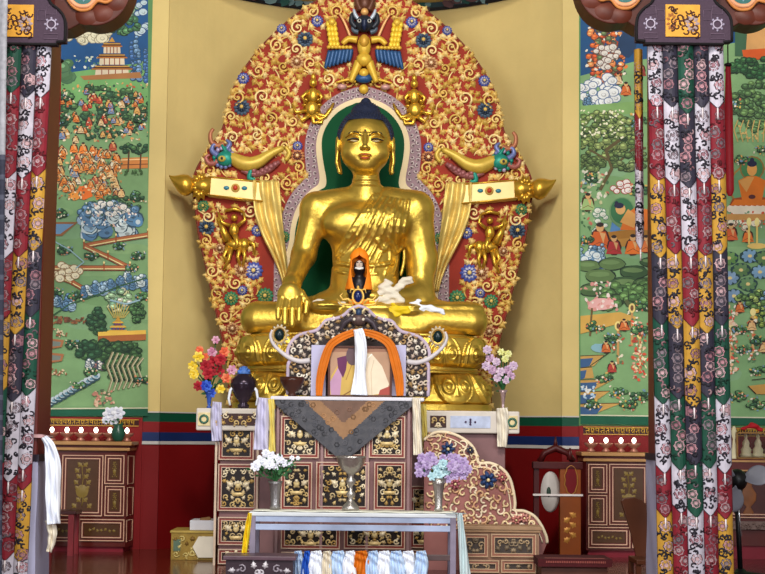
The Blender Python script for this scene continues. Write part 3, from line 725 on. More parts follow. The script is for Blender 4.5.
# halo shapes
def halopts(k):
    P = []
    for i in range(0, 41):                      # right half, from the crown down
        t = i/40
        P.append((t,))
    def rad(du, py): pass
    out = []
    for i in range(181):
        a = -PI/2+PI*i/180*1.0                  # polar about body centre, right half
        # ray from (0,235)
        dx, dy = cos(a), sin(a)
        best = 0
        r = 1.0
        while r < 230:
            x, y = r*dx, 235+r*dy
            head = ((x)/(44+k))**2+((y-150)/(47+k))**2 < 1
            body = (abs(x)/(68+k))**2.6+(abs(y-250)/(68+k))**2.6 < 1
            low = abs(x) < 72+k*1.0 and y > 250 and y < 400
            if head or body or low or (abs(x) < 30 and 150 < y < 250): best = r
            r += .5
        out.append((best*dx, min(395, 235+best*dy)))
    for _ in range(2):
        sm = []
        for i in range(len(out)):
            w_ = [out[j] for j in range(max(0, i-4), min(len(out), i+5))] if 4 < i < len(out)-5 else [out[i]]
            sm.append((sum(p[0] for p in w_)/len(w_), sum(p[1] for p in w_)/len(w_)))
        out = sm
    return out
def halopoly(k):
    h = halopts(k); return [A(d, y) for d, y in h]+[A(-d, y) for d, y in h[::-1]][1:-1], h
hp, hh = halopoly(16); g = G(); g.prism(hp, YA-.012, YA+.02)
g.build('scale_border', M('halo_border', (150, 122, 128), rough=.6, var=.12), aur)
hp5, h5 = halopoly(5)
# curled scales along the border
g = G(); h1 = halopts(8.0); h2 = halopts(13.2); sc1 = lin((92, 66, 76)); sc2 = lin((206, 190, 186))
for h, ph in ((h1, 0), (h2, .5)):
    L = 0; last = None; k = 0
    pts = [Vector(p) for p in h]
    acc = 0
    for a, b in zip(pts[:-1], pts[1:]):
        seg = (b-a).length
        if seg > 30: continue
        while acc < seg:
            p = a+(b-a)*(acc/seg)
            for s_ in (1, -1):
                x, z = A(p.x*s_, p.y)
                ang = k*1.4+(0 if s_ == 1 else PI)
                g.tube(spiral(x, z, 2.5*SA, ang, .75, s_, YA-.015, 7), [.008, .008, .007, .007, .006, .005, .005, .004], 4, sc2)
                g.ball((x, YA-.012, z), (.011, .008, .011), 5, 4, sc1)
            k += 1; acc += 5.6
        acc -= seg
g.build('border_curls', MC('curl_paint', rough=.5), aur)['kind'] = 'stuff'
g = G(); g.prism(hp5, YA-.03, YA+.02); g.build('cream_border', M('halo_cream', (228, 205, 158), rough=.5, var=.06), aur)
hp0, h0 = halopoly(0); g = G(); g.prism(hp0, YA-.04, YA+.02); g.build('green_field', M('halo_green', (4, 74, 40), rough=.6, spec=.1, var=.15, scale=3), aur)

# reserved spots for figures and flowers
res = [(0, 42, 15, 54), (27, 44, 17, 26), (52, 100, 13, 26), (112, 165, 34, 12), (142, 160, 13, 12), (132, 192, 46, 16), (93, 238, 13, 54), (127, 240, 14, 32)]
ros = [(60, 40, 8, 'b'), (68, 63, 7, 'p'), (123, 109, 8, 'b'), (122, 80, 6, 'v'), (84, 30, 5, 'v'), (48, 22, 6, 'v'), (66, 157, 7, 'o'), (66, 147, 5, 'v'), (156, 229, 8, 'b'), (120, 271, 8, 'p'), (108, 272, 9, 'v'),
       (105, 232, 6, 'v'), (78, 238, 6, 'g'), (160, 208, 6, 'g'), (96, 297, 8, 'g'), (119, 292, 5, 'v'), (130, 300, 7, 'g'), (142, 250, 5, 'p'), (128, 330, 6, 'p'), (27, 74, 0, 'x')]
h16 = halopts(18)
def inhalo(du, py):
    d = abs(du)
    k = 18
    return ((d)/(44+k))**2+((py-150)/(47+k))**2 < 1 or ((d/(68+k))**2.6+(abs(py-250)/(68+k))**2.6 < 1) or (d < 72+k and py > 250)
def okspot(du, py, mrg=3):
    if inhalo(du, py): return False
    if not inpoly(du, py, [(-5, -11)]+half+[(-5, 408)]): return False
    for cx, cy, rx, ry in res:
        if ((du-cx)/rx)**2+((py-cy)/ry)**2 < 1: return False
    for cx, cy, r, _ in ros:
        if (du-cx)**2+(py-cy)**2 < (r+1.5)**2: return False
    return True
rng = random.Random(5)
g = G()
cols = [lin((236, 202, 122)), lin((224, 184, 96)), lin((242, 214, 146)), lin((206, 166, 78)), lin((232, 196, 116))]
# vines with volutes
vol = poisson(rng, lambda x, z: okspot(x, z) and okspot(x+5, z) and okspot(x-5, z), 0, 172, -8, 400, 20, 5000)
for (du, py) in vol:
    a0 = rng.uniform(0, 6.3); d = rng.choice((-1, 1)); r = rng.uniform(5.2, 7.6)*SA; c = rng.choice(cols)
    for s_ in (1, -1):
        x, z = A(du*s_, py); aa = a0 if s_ == 1 else PI-a0
        g.tube(spiral(x, z, r, aa, 1.35, d*s_, YA-.022, 18), [.0125*(1-.4*i/18) for i in range(19)], 5, c)
        g.ball((x, YA-.02, z), (.014, .012, .014), 6, 4, c)
        for q in range(3):
            b = aa-d*s_*(.2+q*1.5); g.relief(leaf3(x+1.15*r*cos(b), z+1.15*r*sin(b), 3.7*SA, b+d*s_*.7), YA, .035, c)
lv = poisson(rng, okspot, 0, 172, -8, 405, 5.5, 30000)
for (du, py) in lv:
    if min([(du-v[0])**2+(py-v[1])**2 for v in vol]+[999]) < 30: continue
    a = rng.uniform(0, 6.3); r = rng.uniform(4.2, 5.8)*SA; c = rng.choice(cols)
    for s_ in (1, -1):
        x, z = A(du*s_, py); g.relief(leafpts(x, z, r, a if s_ == 1 else PI-a), YA, .04, c)
# stems
for (du, py) in poisson(rng, okspot, 0, 172, -8, 400, 9, 5000):
    a = rng.uniform(.4, 2.7); c = rng.choice(cols[:3]); L = rng.uniform(8, 14)*SA; cv = rng.uniform(-.8, .8)
    for s_ in (1, -1):
        x, z = A(du*s_, py); P = []
        for i in range(7):
            t = i/6-.5; P.append((x+s_*(L*t*cos(a)-cv*L*(t*t-.1)*sin(a)), YA-.01, z+L*t*sin(a)+cv*L*(t*t-.1)*cos(a)))
        if all(okspot(abs((p[0]-A.x)/A.s), py) for p in (P[0], P[-1])): g.tube(P, [.004, .007, .008, .008, .007, .006, .004], 4, c)
MG_ = MC('gilt_leaf_paint', rough=.45, metal=.08, var=.14, scale=14)
o = g.build('scroll_foliage', MG_, aur); tag(o, kind='stuff')
# rosettes
rc = {'b': ((74, 92, 112), (44, 58, 80), (220, 180, 90)), 'p': ((204, 160, 110), (150, 90, 60), (240, 210, 170)), 'v': ((74, 86, 160), (200, 200, 220), (230, 200, 120)),
      'o': ((196, 130, 80), (110, 60, 60), (240, 210, 150)), 'g': ((60, 128, 90), (150, 160, 90), (230, 190, 100))}
RM = MC('rosette_paint', rough=.45, var=.1)
for du, py, r, k in ros:
    if k == 'x': continue
    for s_ in (1, -1):
        g = G(); x, z = A(du*s_, py); R = r*SA; c1, c2, c3 = [lin(c) for c in rc[k]]
        for ring, (rr, cc, hgt, n) in enumerate(((1.0, c1, .03, 12), (.68, c2, .045, 10), (.45, c1, .055, 8))):
            for i in range(n):
                a = 2*PI*(i+.5*ring)/n; cx, cz = x+R*rr*.72*cos(a), z+R*rr*.72*sin(a); w = R*rr*.24
                ca, sa = cos(a), sin(a)
                pts = [(cx+(p*ca-q*sa), cz+(p*sa+q*ca)) for p, q in ((-R*rr*.5, 0), (-R*rr*.1, w), (R*rr*.22, w*.8), (R*rr*.36, 0), (R*rr*.22, -w*.8), (-R*rr*.1, -w))]
                g.relief(pts, YA-.012-ring*.012, hgt*.6, cc)
        g.ball((x, YA-.055, z), (R*.26, R*.2, R*.26), 8, 5, c3)
        g.build('rosette', RM, aur)
# cross bars with jewels, finials and hanging cloths
for s_ in (1, -1):
    bar = G()
    P = [A(s_*98, 184), A(s_*155, 179), A(s_*155, 199), A(s_*98, 205)]
    bar.prism(P, YA-.10, YA)
    b = bar.build('cross_bar', M('bar_cream_gilt', (232, 206, 140), rough=.42, metal=.2, var=.08), aur, bevel=.006)
    g = G()
    for e_ in ((98, 185, 155, 180), (98, 204, 155, 198)):
        x0, z0 = A(s_*e_[0], e_[1]); x1, z1 = A(s_*e_[2], e_[3]); g.tube([(x0, YA-.104, z0), (x1, YA-.104, z1)], .009, 5)
    g.build('bar_moulding', GOLD3, b)
    g = G(); x, z = A(s_*127, 191)
    g.ball((x, YA-.105, z), (.042, .02, .042), 12, 6, lin((200, 160, 80))); g.ball((x, YA-.115, z), (.026, .022, .026), 10, 6, lin((190, 60, 30)))
    for q in (-9, 9):
        x2, z2 = A(s_*127+q, 191); g.ball((x2, YA-.105, z2), (.028, .016, .02), 10, 6, lin((60, 130, 150)))
    g.build('jewel', MC('jewel_paint', rough=.25), b)
    # finial
    g = G(); x0, z0 = A(s_*163, 189)
    for i in range(11):
        a = i*2*PI/11
        g.relief(leafpts(x0+.05*cos(a)*.9, z0+.085*sin(a), .06, a), YA-.07, .05)
    g.tube([A.p3(s_*152, 189, -.05), A.p3(s_*171, 188, -.05)], [.10, .06], 10)
    g.build('leaf_collar', GOLD3, aur)
    g = G()
    prof = [(0, 3), (3, 7.5), (7, 10.5), (11, 11), (15, 10), (18.5, 7.6), (21.5, 5.2), (24, 3.2), (27, .8)]
    ring = []; n = 14; vs = []; fs = []
    for q, (u, r) in enumerate(prof):
        for k in range(n):
            a = 2*PI*k/n; lift = 0 if u < 10 else (u-10)**2*.032
            x, z = A(s_*(168+u*.98), 188-lift); vs.append((x, YA-.05+r*SA*.9*cos(a), z+r*SA*sin(a)))
    for q in range(len(prof)-1):
        for k in range(n): fs.append((q*n+k, q*n+(k+1) % n, (q+1)*n+(k+1) % n, (q+1)*n+k))
    fs += [tuple(range(n)), tuple((len(prof)-1)*n+k for k in range(n))]
    g.add(vs, fs, smooth=True); g.build('finial', GOLD3, aur)
    # cloth swag over the bar
    def cl(u, v, s_=s_):
        py = 183+v*108; wtop = 88+22*u
        du = (88+20*u) if v < .2 else 88+20*u
        du = (84-12*v)*(1-u)+(109-26*v+6*sin(v*5))*u
        x, z = A(s_*du, py)
        fold = .022*sin(u*17+v*3)+.01*sin(v*22+u*4)
        return (x, YA-.10+fold+.045*v, z)
    g = G(); g.surf(cl, 26, 40); g.build('hanging_cloth', M('cloth_gilt', (226, 196, 110), rough=.4, metal=.3, var=.15, scale=12), aur, solid=.012)
    # horseman
    g = G()
    def B(du, py, r, dy=-.03, rot=None, col=(1, 1, 1)): x, z = A(s_*du, py); g.ball((x, YA+dy, z), tuple(v*SA for v in r), 10, 7, col)
    def T(P, rad, dy=-.04): g.tube([A.p3(s_*p[0], p[1], dy) for p in P], [q*SA for q in rad], 7)
    B(126, 246, (11, 5, 6)); B(118, 246, (6, 5, 6.5)); T([(134, 243), (139, 232), (142, 224)], [5, 3.4, 2.6]); B(143, 222, (3.2, 3, 4.5))
    T([(119, 249), (117, 258), (119, 270)], [3, 2, 1.5]); T([(122, 249), (124, 259), (121, 268)], [3, 2, 1.5]); T([(134, 249), (138, 258), (134, 266)], [3, 2, 1.5]); T([(131, 250), (133, 262), (138, 272)], [3, 2, 1.5])
    T([(114, 243), (108, 246), (107, 256)], [2, 2.4, 1])
    B(128, 232, (5, 4, 7), -.06); B(128, 220, (3.4, 3.4, 3.6), -.06); T([(124, 228), (117, 222), (119, 214)], [2.2, 1.7, 1.3], -.07); T([(132, 228), (140, 225), (144, 215)], [2.2, 1.7, 1.3], -.07); T([(127, 237), (124, 246), (127, 252)], [3, 2.4, 1.8], -.08)
    T([(119, 214), (128, 211), (138, 213)], [1.4, 2.2, 1.4], -.05)
    g.build('rider_figure', GOLD3, aur)
    # sea bird creature
    g = G()
    gc, tc_, pc, vc = lin((206, 172, 70)), lin((36, 140, 120)), lin((150, 90, 90)), lin((110, 120, 170))
    def TB(P, rad, col, dy=-.04, n=8): g.tube([A.p3(s_*p[0], p[1], dy) for p in smooth_poly([(a, b, 0) for a, b in P], 4)], [np.interp(i/(4*(len(P)-1)), [k/(len(P)-1) for k in range(len(P))], [r*SA for r in rad]) for i in range(4*(len(P)-1)+1)], n, col)
    TB([(80, 149), (92, 155), (106, 164), (118, 166), (132, 160), (140, 158)], [2.5, 4.5, 7, 8, 6, 4], gc)
    TB([(84, 163), (94, 171), (108, 176), (122, 172)], [2, 3, 3.4, 2], pc, -.03); TB([(78, 148), (74, 155), (78, 162)], [2, 2.5, 2], gc)
    for i in range(9): x, z = A(s_*(88+i*4.3), 166+min(i, 8-i)*2.2); g.ball((x, YA-.05, z), (.03, .02, .028), 8, 5, pc)
    for i in range(6): a = 2.2+i*.35; TB([(134, 160), (134-14*cos(a-1.4)*.7, 160+12*sin(a)-4)], [3.5, 1.2], tc_, -.06, 6)
    x, z = A(s_*138, 161); g.ball((x, YA-.06, z), (.085, .05, .075), 12, 8, tc_); x, z = A(s_*141, 162); g.ball((x, YA-.10, z), (.04, .03, .03), 10, 6, lin((210, 190, 90))); g.ball((x, YA-.125, z), (.015, .01, .015), 8, 5, lin((40, 30, 50)))
    TB([(146, 158), (152, 153), (150, 147), (146, 150)], [3.5, 2.6, 2, 1.2], vc); TB([(146, 164), (154, 166), (158, 160), (154, 157)], [3.5, 2.6, 2, 1.2], lin((170, 100, 90)))
    TB([(138, 152), (134, 146), (138, 142)], [3, 2.4, 1], vc); TB([(112, 172), (114, 180), (108, 181)], [3, 2.4, 1.4], tc_)
    for i in range(14): a = i*2*PI/14; x, z = A(s_*(140+9.5*cos(a)), 160+9.5*sin(a)); g.ball((x, YA-.05, z), (.022, .02, .022), 6, 4, rng.choice([vc, tc_, lin((190, 170, 200))]))
    g.build('sea_creature', MC('creature_paint', rough=.4, metal=.2), aur)
    # curling horns at the shoulder of the board
    g = G(); TBc = [(140, 146), (147, 148), (153, 144), (154, 136), (151, 131)]
    g.tube([A.p3(s_*p[0], p[1], -.03) for p in smooth_poly([(a, b, 0) for a, b in TBc], 4)], [3.4*SA*(1-.5*i/16) for i in range(17)], 7, lin((176, 110, 76))); g.build('curled_trunk', MC('creature_paint'), aur)
    # heavenly musician with leaf halo
    g = G()
    for i in range(12): a = i*2*PI/12; x, z = A(s_*(52+7*cos(a)), 106+10*sin(a)); g.relief(leafpts(x, z, 5*SA, a), YA-.0, .05)
    B(51, 97, (5.5, 4, 8), -.06); B(51, 85, (4, 4, 4.6), -.07); B(51, 79, (2.6, 2.6, 4), -.06); B(52, 110, (7, 4, 8), -.05)
    T([(47, 93), (42, 99), (45, 104)], [2.3, 1.8, 1.4], -.07); T([(55, 93), (62, 99), (58, 105)], [2.3, 1.8, 1.4], -.07)
    for k in range(3): T([(52, 114), (50-k*6, 124-k*3), (42-k*4, 124-k*6), (40-k*5, 116-k*6)], [3, 2.2, 2, 1], -.04)
    T([(54, 116), (62, 122), (66, 116)], [3, 2, 1], -.04); T([(58, 112), (68, 114), (72, 106)], [2.4, 1.8, 1], -.04)
    g.build('musician_figure', GOLD3, aur)
# garuda at the crown
g = G(); gd = lin((222, 178, 60)); dk = lin((40, 44, 52)); bl = lin((40, 78, 122)); pal = lin((180, 190, 200)); bro = lin((96, 56, 38))
def B(du, py, r, dy, col): x, z = A(du, py); g.ball((x, YA+dy, z), tuple(v*SA for v in r), 12, 8, col)
def T(P, rad, dy, col): g.tube([A.p3(p[0], p[1], dy) for p in smooth_poly([(a, b, 0) for a, b in P], 4)], [np.interp(i/(4*(len(P)-1)), [k/(len(P)-1) for k in range(len(P))], [r*SA for r in rad]) for i in range(4*(len(P)-1)+1)], 8, col)
B(0, 48, (7, 6, 12), -.08, gd); B(0, 62, (8, 6.5, 7), -.10, gd); B(0, 44, (5, 4, 7), -.12, lin((200, 150, 50)))
for s_ in (1, -1):
    T([(s_*5, 64), (s_*9, 74), (s_*13, 84)], [5, 4, 2.5], -.08, gd)
    T([(s_*7, 42), (s_*16, 41), (s_*22, 46)], [4, 3.4, 2.6], -.07, gd)
    for k in range(7):
        T([(s_*(13+k*3.6), 51+k*.3), (s_*(14+k*3.9), 58+k*1.1), (s_*(15+k*4.0), 63+k*1.2)], [2.4, 2.3, 1.2], -.06, lin((52, 86, 128)) if k % 2 else bl)
        B(s_*(14+k*3.6), 49.5, (2.3, 2, 2), -.08, gd)
    for r_ in range(5):
        for k in range(3): B(s_*(27+k*3.4+r_*.8), 46-r_*5, (2.4, 2, 3.2), -.06, lin((236, 200, 60)))
    B(s_*33, 24, (4, 3, 4), -.07, gd)
    T([(s_*8, 30), (s_*13, 24), (s_*12, 16), (s_*9, 22)], [3, 3, 2, 1], -.08, dk); T([(s_*4, 24), (s_*9, 18), (s_*11, 12)], [2, 2, 1.2], -.10, pal)
    T([(s_*6, 34), (s_*11, 32), (s_*12, 26)], [3, 2.4, 1.4], -.07, lin((80, 92, 104)))
    B(s_*5, 25, (2.2, 1.6, 2), -.155, lin((230, 230, 220))); B(s_*5, 25, (1.1, 1, 1.1), -.17, lin((20, 20, 20)))
    B(s_*22, 88, (5, 3, 3), -.05, lin((200, 150, 140))); T([(s_*8, 83), (s_*16, 81), (s_*28, 84)], [2, 1.6, 1], -.05, gd)
    T([(s_*14, 38), (s_*20, 24), (s_*26, 14)], [1.6, 1.4, 1], -.03, lin((226, 170, 110))); T([(s_*4, 12), (s_*8, 2), (s_*5, -5)], [4, 3, 2], -.06, bro)
B(0, 26, (9.5, 7, 9), -.09, dk); T([(0, 24), (0, 30), (0, 35)], [3.4, 3.2, 1], -.16, lin((24, 34, 60))); B(0, 14, (4, 4, 4), -.08, lin((226, 170, 100))); B(0, 4, (6, 4, 8), -.05, bro)
B(0, 80, (9, 4, 5), -.07, bl); B(0, 75, (5, 4, 5), -.08, gd); B(0, 90, (5, 4, 5), -.04, gd)
g.build('winged_guardian', MC('creature_paint'), aur)

# ============================================================ seated gilt statue
YS = 14.40
sb = S(YS)*1.0
bx0 = WX(365.5, YS, 230); zb400 = W(365, 400, YS)[1]
def toW(V, yc=YS): return np.stack([bx0+V[:, 0]*sb, yc+V[:, 1]*sb, zb400+V[:, 2]*sb], 1)
D = SDF((-135, -78, 50), (135, 42, 244), 1.0)
X, Y, Z = D.X, D.Y, D.Z
D.u(D.ell((0, 0, 84), (50, 32, 26))); D.u(D.ell((0, -3, 114), (33, 24, 34)), 10); D.u(D.ell((0, 2, 142), (33, 23, 28)), 10)
D.u(D.ell((0, 1, 174), (45, 26, 28)), 12)
for s_ in (1, -1):
    D.u(D.ell((s_*20, -16, 176), (22, 11, 15)), 10)
    D.u(D.cone((s_*10, 6, 206), (s_*49, 4, 193), 11, 17), 12)
D.u(D.cone((0, 3, 203), (0, 0, 236), 14.5, 12.5), 7)
for zz in (216, 221): D.u(np.sqrt((np.sqrt(X*X+(Y-1)**2)-12.6)**2+(Z-zz)**2)-1.3, 1.5)
# his right arm, reaching down to touch the ground
D.u(D.cone((-50, 3, 192), (-62, 2, 144), 15, 12), 6)
D.u(D.cone((-62, 2, 144), (-71, -40, 112), 12, 8.5), 5)
D.u(D.cone((-71, -40, 112), (-72, -55, 100), 8.5, 8.5), 5)
D.u(D.ell((-72, -59, 99), (12, 6.5, 13)), 5)
for i, (x0, x1, zt_, r) in enumerate(((-80, -82, 76, 3.0), (-74, -75.5, 70.5, 3.2), (-68, -68.5, 69.5, 3.2), (-62.5, -62, 74, 2.9))):
    D.u(D.cone((x0, -62, 95), (x1, -69, 85), r+.5, r), 1.0); D.u(D.cone((x1, -69, 85), (x1, -70, zt_), r, r-.6), .6)
D.u(D.cone((-61, -57, 102), (-55, -62, 92), 3.8, 3.2), 2); D.u(D.cone((-55, -62, 92), (-56, -64, 82), 3.2, 2.5), 1)
# arm ring of the elbow crease
# his left arm under the robe, hand in the lap
D.u(D.cone((50, 3, 192), (57, 4, 142), 16, 13.5), 7); D.u(D.cone((57, 4, 142), (55, -6, 108), 13.5, 12), 7); D.u(D.cone((55, -8, 106), (18, -38, 98), 11.5, 8), 7)
D.u(D.ell((4, -44, 100), (14, 8, 5)), 4)
for k in range(4): D.u(D.cone((4, -50+k*3.6, 101), (-14, -48+k*3.6, 100), 2.2, 1.8), .8)
# crossed legs
for s_ in (1, -1):
    D.u(D.cone((s_*34, 0, 84), (s_*102, -20, 76), 23, 16), 9)
D.u(D.cone((104, -26, 78), (-15, -50, 79), 18, 13), 5)
D.u(D.cone((-104, -26, 78), (20, -48, 76), 18, 14), 4)
D.u(D.ell((-36, -52, 88), (17, 9, 6)), 3); D.u(D.ell((40, -48, 86), (16, 9, 6)), 3)
D.u(D.ell((0, -48, 68), (60, 10, 9)), 8)
# the robe: a thin layer over his left shoulder, body and left arm, with folds
line_ = (X-14)*.72-(Z-205)*(-.62)                 # distance from neckline running down to his right side
edge = (X*.80+(Z-176)*.60)                        # >0 above/right of the diagonal hem
dg = np.clip((X+ (205-Z)*0.62 - 12)/3.5, 0, 1)    # right of a line from neck (12,205) down-left to the waist
front = dg*np.clip((Z-88)/4, 0, 1)*np.clip((218-Z)/4, 0, 1)
fold = np.sin((X*.62+(Z)*.36)*.62+.7*np.sin(Z*.06))*.15
waist = np.clip((134-Z)/3, 0, 1)*np.clip((Z-88)/4, 0, 1)*(X > -46)*(X < 60)
rob = np.clip(front+waist*.9, 0, 1)*(D.F < 12)
rob = rob*np.where((X < -50), 0, 1)
D.F = D.F-rob*(1.6+fold)
# hem cords along the diagonal and a belt
def sD(x, z):
    a = int(round((x-D.lo[0])/D.h)); c = int(round((z-D.lo[2])/D.h)); q = F0[a, :, c]; b = int(np.argmax(q < 0))
    return D.lo[1]+b*D.h if b else -20
F0 = D.F.copy()
def fold_line(P, r, k=1.6, sink=-.15):
    k = min(k, 1.0); r = r*1.75
    Q = [(p.x, p.y) for p in smooth_poly([(a, b, 0) for a, b in P], 4)]; Q = [(a, sD(a, b)+r*sink, b) for a, b in Q]
    for n_, (a, b) in enumerate(zip(Q[:-1], Q[1:])):
        if abs(a[1]-b[1]) > 7: continue
        sl = tuple(slice(max(0, int((min(a[q], b[q])-8-D.lo[q])/D.h)), int((max(a[q], b[q])+8-D.lo[q])/D.h)+1) for q in range(3))
        T = SDF.__new__(SDF); T.X, T.Y, T.Z, T.F = D.X[sl], D.Y[sl], D.Z[sl], D.F[sl]
        T.u(T.cone(a, b, r, r), k); D.F[sl] = T.F
for off in (0, 3.5): fold_line([(12-off, 205), (3-off, 188), (-11-off, 166), (-27-off*.3, 143)], 1.2, 1.0)
for k in range(5): fold_line([(16+5*k, 203-k), (4+6*k, 184-3*k), (-8+6.5*k, 162-3*k), (-24+8*k, 142-4*k)], .8, 2.2)
for x_ in (30, 37, 43): fold_line([(x_, 199), (x_-3, 178), (x_-6, 156)], .9, 2.0)
fold_line([(12, 158), (19, 149), (25, 157), (31, 147), (38, 156)], 1.1, 1.0)
for k in range(3): fold_line([(24+7*k, 154), (25+7*k, 140), (20+8*k, 124)], .8, 2.4)
fold_line([(-30, 136), (-12, 132), (8, 132), (28, 136)], 1.2, 1.0); fold_line([(-30, 128), (-10, 123), (12, 124)], .8, 2.0)
for k in range(5): D.u(np.abs(Z-(64+k*0)-.5)*0+50)
D.F = np.maximum(D.F, (W(362, 332.5, 13.85)[1]+.002-zb400)/sb-Z)
V, F = D.mesh()
body = G(); npmesh(body, toW(V), F)
bodyD = D
# head, finer
H = SDF((-32, -34, 214), (32, 34, 300), .62)
X, Y, Z = H.X, H.Y, H.Z
H.u(H.ell((0, 3, 262), (25.2, 26.5, 29))); H.u(H.ell((0, -4, 244), (20.5, 20, 17)), 9); H.u(H.ell((0, -12, 235), (11, 10, 8)), 7)
for s_ in (1, -1):
    H.u(H.ell((s_*12, -12, 247), (10, 10, 10)), 6)            # cheeks
    H.sub(H.ell((s_*11, -27.5, 260.5), (8, 4.2, 4.5)), 3)      # sockets
    H.u(H.ell((s_*11, -20.6, 259.2), (7.0, 4.2, 3.4)), .8)     # lids
    P = [(s_*4.5, -23.6, 264.5), (s_*9, -23.2, 266.2), (s_*14, -21.2, 265.5), (s_*19, -17, 262)]
    for a, b in zip(P[:-1], P[1:]): H.u(H.cone(a, b, .8, .7), 2.0)
    H.u(H.ell((s_*2.7, -25.6, 249.6), (1.9, 2.6, 1.9)), 1.2)       # nostril wings
    # ears
    H.u(H.ell((s_*26.3, 2, 257), (2.6, 6.5, 10)), 1); H.sub(H.ell((s_*28.3, 0, 257.5), (1.6, 3.4, 6.6)), 1)
    Pe = [(s_*26.5, -2, 249), (s_*27.3, -3, 238), (s_*26.6, -2, 229), (s_*25.2, 1, 228.6), (s_*24.8, 3, 238), (s_*25.6, 4, 250)]
    for a, b in zip(Pe[:-1], Pe[1:]): H.u(H.cone(a, b, 1.5, 1.5), .6)
    H.u(H.cone((s_*26.6, 1, 250), (s_*27, 0, 230), 2.0, 1.7), .4)
H.u(H.cone((0, -23.6, 264), (0, -28.8, 250.8), 1.6, 2.6), 2.6); H.u(H.ell((0, -29.6, 250.2), (2.9, 2.6, 2.4)), 1)
H.u(H.ell((0, -23.8, 242.8), (5.8, 3.8, 1.6)), 1.0); H.u(H.ell((0, -23.2, 240.0), (4.6, 3.8, 1.7)), .8)
H.sub(H.ell((0, -27.3, 241.5), (7.5, 2.2, .5)), .6)
H.u(H.cone((0, 2, 214), (0, 1, 240), 13.2, 12.6), 5)
Vh, Fh = H.mesh()
def wide(x, z): return x*(1+.055*np.clip((z-232)/8, 0, 1))-1.2*np.clip((z-225)/10, 0, 1)
Vh[:, 0] = wide(Vh[:, 0], Vh[:, 2]); npmesh(body, toW(Vh), Fh)
stat = thing('seated_statue', 'giant golden seated statue with dark blue hair, one hand touching down', 'statue', (bx0, YS, zb400+58*sb))
body.build('body', GOLD, stat)
def facey(x, z):
    i = int(round((x-H.lo[0])/H.h)); k = int(round((z-H.lo[2])/H.h)); col = H.F[i, :, k]
    j = int(np.argmax(col < 0)); return H.lo[1]+(j-col[j]/(col[j]-col[j-1]+1e-9))*H.h if j else -20
def faceline(P, r, off=.15, n=5, sub=5):
    pts = []; 
    for q in smooth_poly([(a, b, 0) for a, b in P], sub): pts.append((bx0+wide(q.x, q.y)*sb, YS+(facey(q.x, q.y)-off)*sb, zb400+q.y*sb))
    return pts, r
def addline(g, P, r, col=(1, 1, 1), off=.15):
    pts, _ = faceline(P, r, off); N = len(pts)
    g.tube(pts, [r*sb*(.45+.55*sin(PI*min(1, max(0, i/(N-1))))) for i in range(N)], 6, col)
ink = M('ink_line', (30, 24, 30), rough=.5); g = G()
for s_ in (1, -1):
    addline(g, [(s_*5.2, 258.0), (s_*8, 259.2), (s_*12, 259.2), (s_*17.2, 258.0)], 1.0); addline(g, [(s_*3.4, 262.2), (s_*8, 266), (s_*14, 266.2), (s_*19, 262.8)], .6)
g.build('eye_line', ink, stat)
for s_ in (1, -1):
    g = G(); addline(g, [(s_*7, 257.5), (s_*10, 257.2), (s_*14, 257.5)], .7, off=-.25); g.build('eye', M('eye_white', (200, 190, 150), rough=.4), stat)
g = G(); addline(g, [(-6.2, 242.4), (-3, 243.6), (0, 243.0), (3, 243.6), (6.2, 242.4)], 1.0, off=-.35); addline(g, [(-4.6, 240.4), (0, 239.5), (4.6, 240.4)], 1.2, off=-.5)
g.build('lips', M('lips_red', (168, 74, 40), rough=.4), stat)
g = G(); g.ball((bx0-1.2*sb, YS+(facey(0, 268)-.2)*sb, zb400+268*sb), (1.3*sb, .8*sb, 1.3*sb), 8, 6); g.build('forehead_mark', M('mark_dark', (70, 30, 30), rough=.3), stat)
# hair
Hh = SDF((-34, -32, 250), (34, 38, 312), .9)
X, Y, Z = Hh.X, Hh.Y, Hh.Z
Hh.u(Hh.ell((0, 5, 265), (27.0, 26.8, 30)))
cut = (281-Z) - np.clip((np.abs(X)-16)/9, 0, 1)**1.5*7 - np.clip((Y+8)/10, 0, 1)*26
Hh.F = np.maximum(Hh.F, cut)
Hh.u(Hh.ell((0, 5, 292), (13.5, 13, 10)), 4); Hh.u(Hh.ell((0, 5, 302), (5, 5, 5)), 3)
V, F = Hh.mesh(); V[:, 0] = wide(V[:, 0], V[:, 2]); g = G(); npmesh(g, toW(V), F)
for i in range(620):
    # snail curls
    a = i*2.39996; zz = 1-(i+.5)/620*1.25; r = math.sqrt(max(0, 1-zz*zz)); vx, vy, vz = r*cos(a), r*sin(a), zz
    if vy > .6: continue
    p = np.array([vx*27.0, 5+vy*26.8, 265+vz*30])
    if p[2] < 282-np.clip((abs(p[0])-16)/9, 0, 1)**1.5*7-np.clip((p[1]+8)/10, 0, 1)*26: continue
    if abs(p[0]) < 12 and p[2] > 290: continue
    g.ball((bx0+wide(p[0], 280)*sb, YS+p[1]*sb, zb400+p[2]*sb), 1.05*sb, 5, 4)
for i in range(90):
    a = i*2.39996; zz = 1-(i+.5)/90; r = math.sqrt(max(0, 1-zz*zz)); g.ball((bx0+wide(13.5*r*cos(a), 290)*sb, YS+(5+13*r*sin(a))*sb, zb400+(292+10*zz)*sb), 1.0*sb, 5, 4)
g.build('hair', M('hair_blue_black', (30, 36, 58), rough=.6, var=.2, scale=30), stat)

